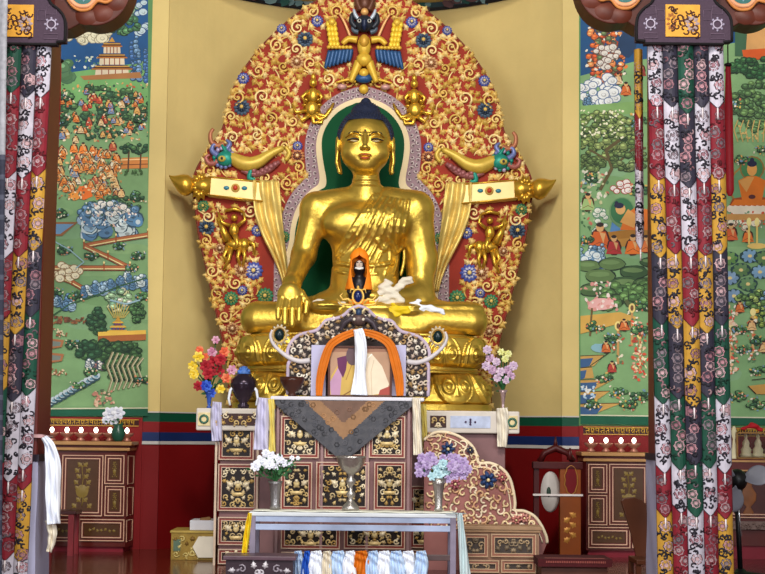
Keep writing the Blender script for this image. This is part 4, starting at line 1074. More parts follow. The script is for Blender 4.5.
# ============================================================ lotus throne
lot = thing('lotus_pedestal', 'double tiered golden lotus pedestal under the seated statue', 'pedestal', (bx0, YS, W(362, 410, YS)[1]))
lx = WX(362, 13.9, 350)
def tier(g, py0, py1, rx, ry, prof, npet, down, yc, phase=0):
    z0 = W(362, py1, 13.85)[1]; z1 = W(362, py0, 13.85)[1]
    N = 4000; n = 3.4; C = []
    for i in range(N+1):
        th = -PI/2+2*PI*i/N; c_, s2 = cos(th), sin(th); k = (abs(c_)**n+abs(s2)**n)**(-1/n) if n else 1
        C.append((rx*k*c_, ry*k*s2))
    L = [0]
    for a, b in zip(C[:-1], C[1:]): L.append(L[-1]+math.hypot(b[0]-a[0], b[1]-a[1]))
    cx_ = np.array([c[0] for c in C]); cy_ = np.array([c[1] for c in C]); L = np.array(L); T = L[-1]
    def f(u, v):
        q_ = (u % 1.0)*T; x, y = np.interp(q_, L, cx_), np.interp(q_, L, cy_); e = .012*T
        x1, y1 = np.interp((q_+e) % T, L, cx_), np.interp((q_+e) % T, L, cy_); x0_, y0_ = np.interp((q_-e) % T, L, cx_), np.interp((q_-e) % T, L, cy_)
        nx, ny = y1-y0_, -(x1-x0_); m_ = math.hypot(nx, ny) or 1; nx /= m_; ny /= m_
        t = v; b = float(np.interp(t, [p[0] for p in prof], [p[1] for p in prof]))
        a = ((u*npet+.5) % 1)*2-1; q = (1-t) if down else t
        wd_ = .97*(max(0, 1-max(0, (q-.1)/.9)**2.6))**.5 if q < 1 else 0
        e_ = abs(a)/(wd_+1e-3); bump = 0
        if e_ < 1:
            bump = .04*(1-e_**4)**.5
            if e_ > .8: bump += .014
            # two rolled lobes with a pointed drop between them
            for sg in (1, -1):
                d = math.hypot((a-sg*.36)*1.15, (q-.42)*1.25)
                bump += .032*max(0, 1-(d/.34)**2)**.5 - (.02*math.exp(-((d-.18)/.035)**2) if d < .34 else 0)
            bump += .016*max(0, 1-abs(a)/.12)*(q < .75)
        off = b+bump
        return (lx+x+nx*off, yc+y+ny*off, z0+(z1-z0)*t)
    g.surf(f, 760, 40)
def sprof(p): return p
yc = 14.36
g = G(); tier(g, 334, 366, 126*S(13.9), .55, [(0, -.11), (.12, -.05), (.4, -.02), (.8, -.03), (.93, -.04), (1, -.09)], 16, False, yc); g.build('upper_petals', GOLD, lot)
g = G(); tier(g, 371, 404, 130*S(13.9), .54, [(0, -.05), (.1, -.02), (.3, -.02), (.6, -.05), (.92, -.12), (1, -.16)], 14, True, yc); g.build('lower_petals', GOLD, lot)
def sup(rx, ry, n=80, e_=2.6):
    return [(lx+rx*(abs(cos(a))**e_+abs(sin(a))**e_)**(-1/e_)*cos(a), yc+ry*(abs(cos(a))**e_+abs(sin(a))**e_)**(-1/e_)*sin(a)) for a in [2*PI*i/n for i in range(n)]]
def slab(g, rx, ry, z0, z1, col=(1, 1, 1)):
    P = sup(rx, ry); n = len(P); g.add([(p[0], p[1], z0) for p in P]+[(p[0], p[1], z1) for p in P], [tuple(range(n-1, -1, -1)), tuple(range(n, 2*n))]+[(i, (i+1) % n, n+(i+1) % n, n+i) for i in range(n)], col)
z = lambda py: W(362, py, 13.85)[1]
g = G(); slab(g, 1.03, .53, z(372), z(365)); slab(g, 1.06, .56, z(369.5), z(368.2)); slab(g, 1.0, .53, z(335), z(332.5)); g.build('waist_ring', GOLD, lot, bevel=.006)
g = G(); slab(g, 1.16, .58, z(410), z(403)); g.build('foot_ring', GOLD, lot, bevel=.008)
# ============================================================ altar helpers
def pbox(g, px0, px1, py0, py1, Yf, dep, col=(1, 1, 1), mi=0):
    xm = (px0+px1)/2
    x0 = WX(px0, Yf, (py0+py1)/2); x1 = WX(px1, Yf, (py0+py1)/2); z1 = W(xm, py0, Yf)[1]; z0 = W(xm, py1, Yf)[1]
    g.box(x0, x1, Yf, Yf+dep, max(z0, 0), z1, col, mi); return x0, x1, max(z0, 0), z1
def rimrect(g, x0, x1, z0, z1, w, Yf, dep, col=(1, 1, 1), mi=0):
    g.box(x0, x1, Yf, Yf+dep, z1-w, z1, col, mi); g.box(x0, x1, Yf, Yf+dep, z0, z0+w, col, mi)
    g.box(x0, x0+w, Yf, Yf+dep, z0+w, z1-w, col, mi); g.box(x1-w, x1, Yf, Yf+dep, z0+w, z1-w, col, mi)
CARV = MC('carving_paint', rough=.42, metal=.15, var=.15, scale=18)
FRM = MC('frame_paint', rough=.45, var=.08)
CC1 = [lin((214, 186, 128)), lin((232, 216, 182)), lin((186, 150, 86)), lin((200, 176, 132))]
prng = random.Random(21)
def carved_panel(parent, px0, px1, py0, py1, Yf, step=5.2, cols=CC1, fr=((202, 172, 150), (126, 44, 36)), dark=(30, 20, 18), emblem=True):
    xm = (px0+px1)/2; ym_ = (py0+py1)/2
    x0, x1 = WX(px0, Yf, ym_), WX(px1, Yf, ym_); z1, z0 = W(xm, py0, Yf)[1], W(xm, py1, Yf)[1]; z0 = max(z0, .01)
    s = S(Yf); g = G()
    g.box(x0+2*s, x1-2*s, Yf+.004, Yf+.02, z0+2*s, z1-2*s, lin(dark))
    scrollpanel(g, prng, x0+4*s, x1-4*s, z0+4*s, z1-4*s, Yf+.004, step*s, .0075, cols)
    if emblem:
        cx, cz = (x0+x1)/2, (z0+z1)/2; c = lin((220, 196, 140))
        g.ball((cx, Yf-.004, cz+2*s), (3*s, .014, 3.4*s), 10, 6, c); g.ball((cx, Yf-.012, cz+5*s), (1.8*s, .012, 1.8*s), 8, 5, cols[1])
        g.relief([(cx-7*s, cz-5*s), (cx-5*s, cz-8.5*s), (cx+5*s, cz-8.5*s), (cx+7*s, cz-5*s)], Yf-.004, .02, cols[0])
        for q in (1, -1): g.relief(leafpts(cx+q*8*s, cz+3*s, 5*s, PI/2-q*.9), Yf, .02, cols[1])
    p = g.build('carved_panel', CARV, parent)
    g = G(); rimrect(g, x0, x1, z0, z1, 1.1*s, Yf-.016, .03, lin(fr[0])); rimrect(g, x0+1.1*s, x1-1.1*s, z0+1.1*s, z1-1.1*s, 1.9*s, Yf-.008, .03, lin(fr[1])); rimrect(g, x0+3*s, x1-3*s, z0+3*s, z1-3*s, .8*s, Yf-.012, .03, lin(fr[0]))
    g.build('frame', FRM, p)
    return p
# ============================================================ wide altar base
BR = M('altar_wood_mauve', (128, 92, 92), rough=.5, var=.15); DKR = M('altar_dark_red', (96, 34, 30), rough=.45, var=.15)
YW = 13.55
zt_lotus = z(410)
alt = thing('tiered_altar', 'wide carved altar base with cream shelf edge carrying the lotus pedestal', 'altar', (WX(361, YW), 14.2, 0))
g = G(); x0 = WX(219, YW, 500); x1 = WX(505, YW, 500); g.box(x0, x1, YW, 15.02, 0, zt_lotus-.19); g.build('body', BR, alt, bevel=.008)
g = G(); xs0, xs1 = WX(197, YW, 415), WX(519, YW, 415); g.box(xs0, xs1, YW-.06, 15.02, zt_lotus-.19, zt_lotus-.002); sh = g.build('shelf', M('shelf_cream', (206, 196, 184), rough=.45, var=.08), alt, bevel=.012)
s = S(YW)
zs = zt_lotus-.095
for q, (a, b) in enumerate(((199, 211), (506, 517))):
    g = G(); X0, X1 = WX(a, YW, 415), WX(b, YW, 415); g.box(X0, X1, YW-.072, YW-.05, zs-.055, zs+.055, lin((210, 190, 140))); g.tube([((X0+X1)/2+.032*cos(t*PI/6), YW-.074, zs+.032*sin(t*PI/6)) for t in range(12)], .011, 5, lin((60, 100, 80)), closed=True); g.build('carved_inlay', CARV, sh)
for a, b in ((214, 268), (430, 446), (450, 490)):
    g = G(); X0, X1 = WX(a, YW, 415), WX(b, YW, 415)
    cc = lin((60, 34, 30)) if a != 450 else lin((176, 184, 206))
    g.box(X0, X1, YW-.066, YW-.05, zs-.05, zs+.05, cc)
    if a != 450: scrollpanel(g, prng, X0, X1, zs-.05, zs+.05, YW-.066, .05, .008, CC1)
    else:
        for i in range(5): g.ball(((X0+X1)/2+(i-2)*.02*(i % 2 == 0), YW-.07, zs+(.02 if i == 1 else -.02 if i == 3 else 0)), .01, 6, 4, lin((80, 60, 90)))
    g.build('carved_inlay', CARV, sh)
for a, b, c, d in ((219, 254, 427, 460), (218, 258, 464, 511), (218, 254, 517, 545), (218, 254, 549, 572)): carved_panel(alt, a, b, c, d, YW-.02, 5.2)
for a, b, c, d in ((410, 434, 486, 520), (410, 438, 522, 548), (410, 438, 550, 574)): carved_panel(alt, a, b, c, d, YW-.02, 5.2)
g = G()
for a in (214.5, 256): g.box(WX(a, YW, 500), WX(a+2.2, YW, 500), YW-.035, YW, 0, zt_lotus-.19)
g.build('corner_moulding', M('moulding_cream', (206, 182, 158), rough=.5), alt)
# ============================================================ central altar table
YC = 13.0
cen = thing('altar_table', 'tall carved altar table with white top cloth holding the framed portrait', 'altar', (WX(345, YC), 13.2, 0))
ztop = W(347, 397, YC)[1]
g = G(); xa, xb = WX(274, YC, 480), WX(412, YC, 480); g.box(xa, xb, YC, 13.46, 0, ztop-.03); g.build('body', BR, cen, bevel=.008)
g = G(); g.box(WX(271, YC, 400), WX(424, YC, 400), YC-.075, 13.47, ztop-.03, ztop); g.build('top', M('cloth_white', (218, 216, 224), rough=.8, var=.05, spec=.2), cen, bevel=.008)
for a, b, c, d in ((281, 319, 416, 458), (325, 365, 404, 458), (369, 405, 416, 458), (281, 312, 462, 510), (316, 369, 462, 510), (374, 405, 462, 510), (281, 340, 525, 549), (344, 405, 525, 549), (281, 340, 552, 572), (344, 405, 552, 572)):
    carved_panel(cen, a, b, c, d, YC-.02, 5.2)
g = G()
for a in (276, 320.5, 366, 407): g.box(WX(a, YC, 480), WX(a+2.6, YC, 480), YC-.03, YC, 0, ztop-.03)
g.build('stile', M('stile_mauve', (150, 118, 118), rough=.45, var=.12), cen)
g = G(); scrollpanel(g, prng, WX(276, YC, 405), WX(410, YC, 405), W(345, 414, YC)[1], W(345, 400, YC)[1], YC-.005, .055, .009, CC1); g.build('frieze_carving', CARV, cen)

# brocade cloth hanging in a point
def diamond_cloth():
    YD = YC-.062
    P = [(276, 397), (413, 397), (413, 405), (349, 462), (338, 462), (276, 405)]
    g = G(); n = 44; ztp = ztop+.004
    xl, xr = WX(275, YD, 400), WX(414, YD, 400); xm = WX(344, YD, 400); zb_ = W(344, 463, YD)[1]
    def hemz(x):
        t = abs(x-xm)/((xr-xl)/2); return ztop-.06-(ztop-.06-zb_)*max(0, 1-t)**1.0
    grey, br_ = lin((74, 74, 80)), lin((150, 112, 78))
    def col(u, v):
        x = xl+(xr-xl)*u; zz = ztop-.031+(hemz(x)-ztop+.031)*v
        d = abs(x-xm)/((xr-xl)/2)+(ztop-zz)/(ztop-zb_)*1.0
        if .40 < d < .64: return br_
        if d <= .40: return lin((112, 84, 70))
        a = int((x+zz)*16); b = int((x-zz)*16)
        return lin((72, 72, 78)) if (a+b) % 2 else lin((80, 79, 84))
    def f(u, v):
        x = xl+(xr-xl)*u; zz = ztop-.031+(hemz(x)-ztop+.031)*v
        return (x, YD+.008*sin(u*25)*v, zz)
    g.surf(f, 80, 40, col)
    # woven motifs
    k = 0
    for i in range(70):
        u, v = prng.uniform(.05, .95), prng.uniform(.08, .9); x, y, zz = f(u, v); c = col(u, v)
        cc = tuple(min(1, q*1.4) for q in c) if i % 2 else tuple(q*.65 for q in c)
        g.tube([(x+.018*cos(t*PI/3), y-.002, zz+.018*sin(t*PI/3)) for t in range(6)], .0035, 4, cc, closed=True)
    o = g.build('altar_cloth', MC('brocade', rough=.6, var=.12), None, solid=.004); tag(o, 'grey and brown diamond-patterned cloth hanging to a point over the altar front', 'cloth')
diamond_cloth()

# ============================================================ carved shrine back with portrait
YT = 13.36
T_ = Sym(358.5, 350, YT)
tb = thing('carved_throne_back', 'lavender-edged carved backrest arching over the framed portrait', 'shrine frame', (T_.x, YT+.04, ztop))
arch = [(0, 306), (8, 309), (16, 316), (24, 319), (33, 321), (41, 330), (50, 333), (60, 336), (68, 344), (71, 354), (68, 362), (70, 366), (70, 396)]
arch = [(p.x, p.y) for p in smooth_poly([(a, b, 0) for a, b in arch], 4)]
def zz_(p): return (p[0], max(p[1], ztop+.001))
out = [zz_(T_(d, y)) for d, y in arch]; outm = [zz_(T_(-d, y)) for d, y in arch[::-1]]
g = G(); g.prism(out+outm, YT, YT+.07, side=None); g.build('backboard', M('carved_back_dark', (40, 26, 26), rough=.5), tb)
g = G(); full = [T_(-d, y) for d, y in arch[::-1]]+[T_(d, y) for d, y in arch[1:]]
g.tube([(p[0], YT-.005, max(p[1], ztop+.02)) for p in full], .016, 6); inner = [T_(-d*.96, y+3.2) for d, y in arch[::-1][3:]]+[T_(d*.96, y+3.2) for d, y in arch[1:][:-3]]
g.build('rim', M('rim_lavender', (190, 172, 190), rough=.5), tb)
g = G(); crng = random.Random(8); cT = [lin((214, 196, 170)), lin((232, 222, 206)), lin((176, 142, 96)), lin((196, 176, 160))]
PA = [(0, 308)]+arch+[(0, 396)]
pts = poisson(crng, lambda x, y: inpoly(x, y, PA) and not (x < 41 and y > 340), 1, 68, 310, 394, 4.6, 4000)
for (du, py) in pts:
    a = crng.uniform(0, 6.3); c = crng.choice(cT); r = crng.uniform(2.5, 3.4)*T_.s; q = crng.random()
    for s_ in (1, -1):
        x, zc = T_(du*s_, py); aa = a if s_ == 1 else PI-a
        if q < .5: g.tube(spiral(x, zc, r, aa, 1, s_, YT-.012, 9), .0085, 4, c)
        else: g.relief(leafpts(x, zc, r*1.15, aa), YT, .03, c)
g.build('scroll_carving', CARV, tb)['kind'] = 'stuff'
g = G()   # crowning monster mask
for s_ in (1, -1):
    g.tube([T_.p3(s_*a, b, -.04) for a, b in ((2, 322), (8, 319), (14, 323), (18, 330), (13, 332))], [.03, .028, .024, .018, .01], 7, lin((70, 60, 66)))
    g.tube([T_.p3(s_*a, b, -.05) for a, b in ((3, 314), (6, 309), (10, 311))], [.016, .012, .006], 6, lin((222, 200, 150)))
    x, zc = T_(s_*4.5, 320); g.ball((x, YT-.075, zc), (.014, .01, .014), 8, 5, lin((220, 210, 190)))
    g.tube([T_.p3(s_*a, b, -.05) for a, b in ((0, 330), (8, 331), (14, 336))], [.014, .012, .008], 6, lin((196, 160, 110)))
x, zc = T_(0, 320); g.ball((x, YT-.04, zc), (.065, .045, .055), 12, 8, lin((86, 66, 62))); x, zc = T_(0, 313); g.ball((x, YT-.05, zc), (.03, .03, .04), 10, 6, lin((40, 60, 90)))
g.build('crown_mask', CARV, tb)
for s_ in (1, -1):   # side scrolls each holding a dark green jewel
    g = G(); P = smooth_poly([(48, 363, 0), (58, 364, 0), (68, 361, 0), (77, 355, 0), (85, 347, 0), (88, 339, 0), (86, 333, 0)], 5)
    g.tube([T_.p3(s_*p.x, p.y-2, -.02) for p in P], [.024*(1-.6*i/len(P)) for i in range(len(P))], 8)
    a = g.build('side_scroll', M('scroll_white', (206, 198, 200), rough=.45, var=.1), tb)
    g = G(); x, zc = T_(s_*79, 336); g.ball((x, YT-.03, zc), (.042, .03, .052), 14, 8, lin((14, 34, 36)))
    for i in range(14): b = i*2*PI/14; g.relief(leaf3(x+.062*cos(b), zc+.072*sin(b), .022, b), YT-.01, .02, lin((200, 190, 170)))
    g.tube([(x+.056*cos(t*PI/8), YT-.03, zc+.066*sin(t*PI/8)) for t in range(16)], .009, 5, lin((190, 160, 110)), closed=True)
    g.build('jewel', MC('jewel_paint'), a)
# lavender panels behind the frame
for a, b, lab in ((311, 326, 'narrow lavender board standing left of the framed portrait'), (391, 406, 'narrow lavender board standing right of the framed portrait')):
    g = G(); X0, X1, _, z1 = pbox(g, a, b, 345, 396, 13.27, .02); g.v = [(v[0], v[1], max(v[2], ztop+.001)) for v in g.v]
    o = g.build('display_board', M('board_lavender', (186, 182, 212), rough=.55, var=.05), None, bevel=.004); tag(o, lab, 'board')
# portrait
YP_ = 13.20
por = thing('framed_portrait', 'framed portrait of a robed person under a white scarf', 'picture', (WX(360, YP_, 370), YP_+.01, ztop))
g = G(); X0, X1, Z1 = WX(328, YP_, 370), WX(392, YP_, 370), W(360, 346, YP_)[1]; Z0 = ztop+.002
rimrect(g, X0, X1, Z0, Z1, .018, YP_-.012, .03); g.build('frame', M('frame_brown', (84, 46, 34), rough=.4), por, bevel=.003)
pm = Mural(330, 390.2, 347.6, 395, YP_-.001, (176, 138, 110))
pm.poly([(330, 347), (390, 347), (390, 352), (330, 352)], (150, 108, 86))
pm.poly([(330, 396), (331, 376), (340, 362), (350, 357), (357, 350), (364, 350), (368, 357), (380, 368), (388, 386), (390, 396)], (198, 164, 84))
pm.poly([(331, 396), (330, 382), (338, 368), (342, 372), (340, 396)], (186, 142, 172)); pm.poly([(337, 358), (348, 355), (346, 370), (343, 378), (338, 368)], (98, 42, 82))
pm.poly([(364, 353), (372, 354), (382, 366), (389, 384), (386, 393), (364, 396)], (224, 206, 180)); pm.line([(364, 372), (368, 358), (372, 354)], 1.2, (245, 235, 220)); pm.line([(372, 396), (371, 372), (374, 360)], .8, (200, 180, 150)); pm.poly([(380, 390), (390, 386), (390, 395), (378, 396)], (160, 70, 60)); pm.line([(342, 396), (356, 388), (362, 380)], 1.2, (130, 90, 50)); pm.line([(346, 380), (352, 364)], .8, (160, 120, 60))
pm.blob(352.5, 356, 6.5, 9.5, (96, 74, 80), 14, .03)
for v in range(len(pm.g.v)): pm.g.v[v] = (pm.g.v[v][0], YP_-.001+(pm.g.v[v][1]-(YP_-.001))*2, max(pm.g.v[v][2], ztop+.01))
pm.g.box(X0+.01, X1-.01, YP_, YP_+.012, Z0, Z1-.01, lin((120, 90, 70)))
pm.g.build('picture', MP, por)

def sheet(name, label, cat, mat, f, nu, nv, solid=.004, group=None):
    g = G(); g.surf(f, nu, nv); o = g.build(name, mat, None, solid=solid); tag(o, label, cat, group); return o
KW = M('khata_white', (232, 236, 246), rough=.6, var=.05, sheen=.3); KL = M('khata_lavender', (196, 192, 218), rough=.65, var=.07); KY = M('khata_yellow', (236, 202, 30), rough=.55, var=.1); KO = M('khata_orange', (204, 108, 16), rough=.55, var=.1, scale=9); KC = M('khata_cream', (226, 216, 196), rough=.7, var=.08)
def lathelike(c): pass
def vscarf(px_path, Y, w, nf=3, amp=.012, name='scarf', label='', mat=KW, group=None, zmin=None, curl=1.0, nu=18, nv=40, ease=None):
    """hanging cloth following a px path, gathered into folds"""
    P = smooth_poly([(a, b, c if c is not None else 0) for a, b, c in [(p[0], p[1], p[2] if len(p) > 2 else w) for p in px_path]], 8)
    def f(u, v):
        q = v*(len(P)-1); i = min(int(q), len(P)-2); p = P[i].lerp(P[i+1], q-i); t = P[min(i+1, len(P)-1)]-P[i]; t.z = 0
        L = t.length or 1; nx, ny = -t.y/L, t.x/L
        s_ = (u-.5)*p.z
        X, Z = W(p.x+nx*s_, p.y+ny*s_, Y)
        if zmin is not None: Z = max(Z, zmin)
        fo = amp*sin(u*2*PI*nf+v*3)+amp*.5*sin(v*19+u*5)
        return (X, Y+fo*curl, Z)
    return sheet(name, label, 'scarf', mat, f, nu, nv, .004, group)
vscarf([(358, 329, 9), (360, 338, 11), (361, 352, 12), (360, 372, 11), (359, 395, 17)], YP_-.065, 10, 2, .012, 'scarf', 'bunched white scarf hanging down the middle of the framed portrait', KW, zmin=ztop+.003)
vscarf([(319, 396, 6), (320, 380, 8), (324, 362, 9), (330, 346, 8), (340, 338, 8), (352, 333, 7), (359, 332, 6), (368, 333, 7), (380, 337, 8), (390, 345, 9), (395, 360, 10), (399, 380, 9), (400, 396, 7)], YP_-.035, 8, 2.5, .004, 'scarf', 'orange scarf draped like an arch over the portrait frame', KO, zmin=ztop+.003, nv=90)
# scarves on the altar flanks
vscarf([(264, 398, 12), (262, 420, 13), (261, 450, 15)], YC-.088, 12, 2, .014, 'scarf', 'lavender scarf hanging from the left corner of the altar table', KL)
vscarf([(271, 399, 6), (272, 425, 5), (272, 452, 7)], YC-.087, 6, 2, .01, 'scarf', 'cream and yellow scarf beside the lavender one at the altar table corner', M('khata_pale_yellow', (226, 206, 110), rough=.6, var=.15))
vscarf([(416, 398, 8), (417, 420, 8), (418, 455, 9)], YC-.087, 8, 2, .012, 'scarf', 'pale scarf hanging from the right corner of the altar table', KC)
vscarf([(423, 404, 6), (424, 425, 6), (424, 448, 8)], YW-.10, 6, 2, .01, 'scarf', 'yellow-cream scarf hanging just right of the altar table corner', _mats['khata_pale_yellow'])
vscarf([(217, 402, 9), (216, 418, 11), (217, 441, 10)], YW-.085, 10, 2, .012, 'scarf', 'lavender scarf over the left end of the shelf edge', KL)
vscarf([(502, 408, 11), (503, 424, 12), (502, 447, 9)], YW-.085, 10, 2, .012, 'scarf', 'white scarf over the right end of the shelf edge', KC)

# ============================================================ things in the statue's lap
YL = 13.93
zlap = 2.27
sm_ = thing('draped_figurine', 'small dark figurine wrapped in an orange cloth in the statue lap', 'figurine', (WX(359, YL, 290), YL, W(359, 306, YL)[1]))
X, Z = W(359, 300, YL); s = S(YL)
D2 = SDF((-16, -12, -8), (16, 12, 56), .7); Xx, Yy, Zz = D2.X, D2.Y, D2.Z
D2.u(D2.ell((0, 0, 4), (11, 8, 8))); D2.u(D2.ell((0, 0, 15), (8, 6, 11)), 3); D2.u(D2.ell((0, -1, 32), (6, 5.5, 8)), 3)
for q in (1, -1): D2.u(D2.cone((q*8, 0, 20), (q*10, -4, 8), 3, 2.5), 2)
V, F = D2.mesh(); V = np.stack([X+V[:, 0]*s, YL+V[:, 1]*s, Z+V[:, 2]*s], 1); g = G(); npmesh(g, V, F); g.build('body', M('figurine_dark', (34, 30, 34), rough=.35, metal=.3), sm_)
def hood(u, v):
    op = .0 if v < .16 else (.30*min(1, (v-.16)/.08) if v < .52 else .30-.2*(v-.52)/.48)
    a = PI*(1-op)*(2*u-1)
    r = 9.2*min(1, v/.13)**.5*(1+.0*v) if v < .4 else 9.2+(v-.4)*7.5; zq = 50-v*40+3*max(0, .13-v)/.13
    fo = .6*sin(u*30)*v
    return (X+(r+fo)*s*sin(a), YL+(r*.8+fo)*s*cos(a)*1, Z+zq*s)
g = G(); g.surf(hood, 50, 22); g.build('hood_cloth', M('cloth_orange', (244, 132, 20), rough=.6, var=.12, scale=14), sm_, solid=.006)
g = G(); g.surf(lambda u, v: (X+(9+2*v)*s*sin(PI*(2*u-1)), YL+(6+2*v)*s*cos(PI*(2*u-1)), Z+(4-9*v)*s), 30, 6); g.build('skirt_cloth', _mats['cloth_orange'], sm_, solid=.004)
g = G()
g.ball((X, YL-7.0*s, Z+35*s), (3.5*s, 1.5*s, 4.2*s), 10, 7, lin((196, 176, 160))); g.ball((X, YL-8.3*s, Z+35*s), (.9*s, .8*s, 1.6*s), 6, 5, lin((180, 150, 130)))
g.tube([(X-4*s, YL-8.5*s, Z+31.5*s), (X, YL-9.5*s, Z+30.5*s), (X+4*s, YL-8.5*s, Z+31.5*s)], 1.2*s, 6, lin((236, 232, 226)))
g.tube([(X-2.6*s, YL-8.4*s, Z+37*s), (X-.8*s, YL-8.6*s, Z+37*s)], .4*s, 5, lin((30, 20, 20))); g.tube([(X+.8*s, YL-8.6*s, Z+37*s), (X+2.6*s, YL-8.4*s, Z+37*s)], .4*s, 5, lin((30, 20, 20)))
g.build('face', MC('small_face', rough=.5), sm_)
# jewel ornament in front of it
YJ = 13.37
X, Z = W(358, 297, YJ); s = S(YJ)
jo = thing('jewel_ornament', 'gilt crest ornament with deep blue jewel above the portrait arch', 'ornament', (X, YJ, W(358, 309, YJ)[1]))
g = G(); g.ball((X, YJ, Z+.5*s), (4*s, 2.5*s, 6*s), 14, 9); g.build('blue_stone', M('stone_blue', (16, 30, 84), rough=.12), jo)
g = G()
g.tube([(X+5.4*s*cos(t*PI/8), YJ, Z+.5*s+7.4*s*sin(t*PI/8)) for t in range(16)], 1.1*s, 6, closed=True)
for q in (1, -1):
    g.tube([(X+q*a*s, YJ, Z+b*s) for a, b in ((6, -6), (10, -2), (15, -3), (18, 1), (15, 4))], [1.6*s, 1.5*s, 1.3*s, 1*s, .5*s], 6); g.tube([(X+q*a*s, YJ, Z+b*s) for a, b in ((5, -8), (11, -8), (17, -7), (21, -2))], [1.5*s, 1.4*s, 1*s, .5*s], 6); g.tube([(X+q*a*s, YJ, Z+b*s) for a, b in ((3, 7), (7, 8), (8, 4))], [1.2*s, 1*s, .5*s], 6)
g.tube([(X, YJ, Z-6*s), (X, YJ, Z-12*s)], [2*s, 4*s], 8); g.ball((X, YJ, Z+9.6*s), (1.4*s, 1.2*s, 2*s), 8, 6)
g.build('gilt_setting', GOLD2, jo)
# rumpled scarves in the lap
def rumple(name, label, mat, pts, Y, r, seed, cat='scarf', flat=.8):
    rg = random.Random(seed); Dm = None
    allx = [p[0] for p in pts]; ally = [p[1] for p in pts]
    s = S(Y); cx, cy = (min(allx)+max(allx))/2, (min(ally)+max(ally))/2
    hx, hy = (max(allx)-min(allx))/2+r+3, (max(ally)-min(ally))/2+r+3
    Q = SDF((-hx, -r-4, -hy), (hx, r+4, hy), .8)
    for a, b in zip(pts[:-1], pts[1:]):
        Q.u(Q.cone((a[0]-cx, rg.uniform(-1, 1), cy-a[1]), (b[0]-cx, rg.uniform(-1, 1), cy-b[1]), r*rg.uniform(.75, 1.15), r*rg.uniform(.75, 1.15)), 3.5)
    Q.F = Q.F+1.0*np.sin(Q.X*.32+Q.Z*.5+seed)+.6*np.sin(Q.X*.25-Q.Z*.9+Q.Y*.3)+.25*np.sin(Q.Z*1.3+Q.X*.5+seed*2)
    V, F = Q.mesh(); X, Z = W(cx, cy, Y); V = np.stack([X+V[:, 0]*s, Y+V[:, 1]*s*flat, Z+V[:, 2]*s], 1)
    g = G(); npmesh(g, V, F); o = g.build(name, mat); tag(o, label, cat); return o
rumple('scarf', 'large rumpled cream scarf bunched right of the orange-hooded figurine', KC, [(376, 302), (380, 294), (386, 285), (392, 292), (386, 300), (400, 300), (394, 294), (402, 283), (410, 279)], 13.97, 4.2, 1)
rumple('scarf', 'bright yellow scarf folded on the golden shin right of the figurine', KY, [(386, 311), (393, 308), (400, 311), (407, 309), (396, 313)], 13.90, 3.2, 2)
rumple('scarf', 'white scarf lying on the golden knee right of the yellow one', KW, [(412, 305), (417, 303), (421, 308), (433, 310), (443, 311)], 13.97, 2.8, 3)
rumple('scarf', 'flat white folded scarf left of the orange-hooded figurine', KC, [(314, 302), (321, 303), (328, 303)], 13.93, 2.8, 4)
rumple('scarf', 'small cream scarf beside the base of the figurine', KC, [(334, 306), (343, 304), (349, 306)], 13.90, 2.6, 5)

# ============================================================ flowers
def bloom(g, c, r, cols, rg, n=7, layers=3, tilt=.5):
    for L in range(layers):
        k = n-L; rr = r*(1-.25*L)
        for i in range(k):
            a = 2*PI*(i+.5*L)/k; d = Vector((cos(a), -.25-.45*L, sin(a))).normalized()
            sd = Vector((-sin(a), 0, cos(a))); col = rg.choice(cols)
            p0 = Vector(c); p1 = p0+d*rr*.55; p2 = p0+d*rr+Vector((0, .1*rr, 0))
            nrm = Vector((0, -1, 0))
            w = rr*.42
            g.add([p0, p1+sd*w, p2+sd*w*.55, p2+d*rr*.12, p2-sd*w*.55, p1-sd*w, p1+nrm*rr*.12], [(0, 6, 1), (1, 6, 2), (2, 6, 3), (3, 6, 4), (4, 6, 5), (5, 6, 0)], col, 0, True)
    g.ball((c[0], c[1]-r*.45, c[2]), r*.18, 6, 4, tuple(min(1, q*1.1) for q in cols[0]))
FL = MC('petal_silk', rough=.7, var=.1, scale=30); LFM = M('leaf_green', (44, 92, 50), rough=.6, var=.3, scale=20)
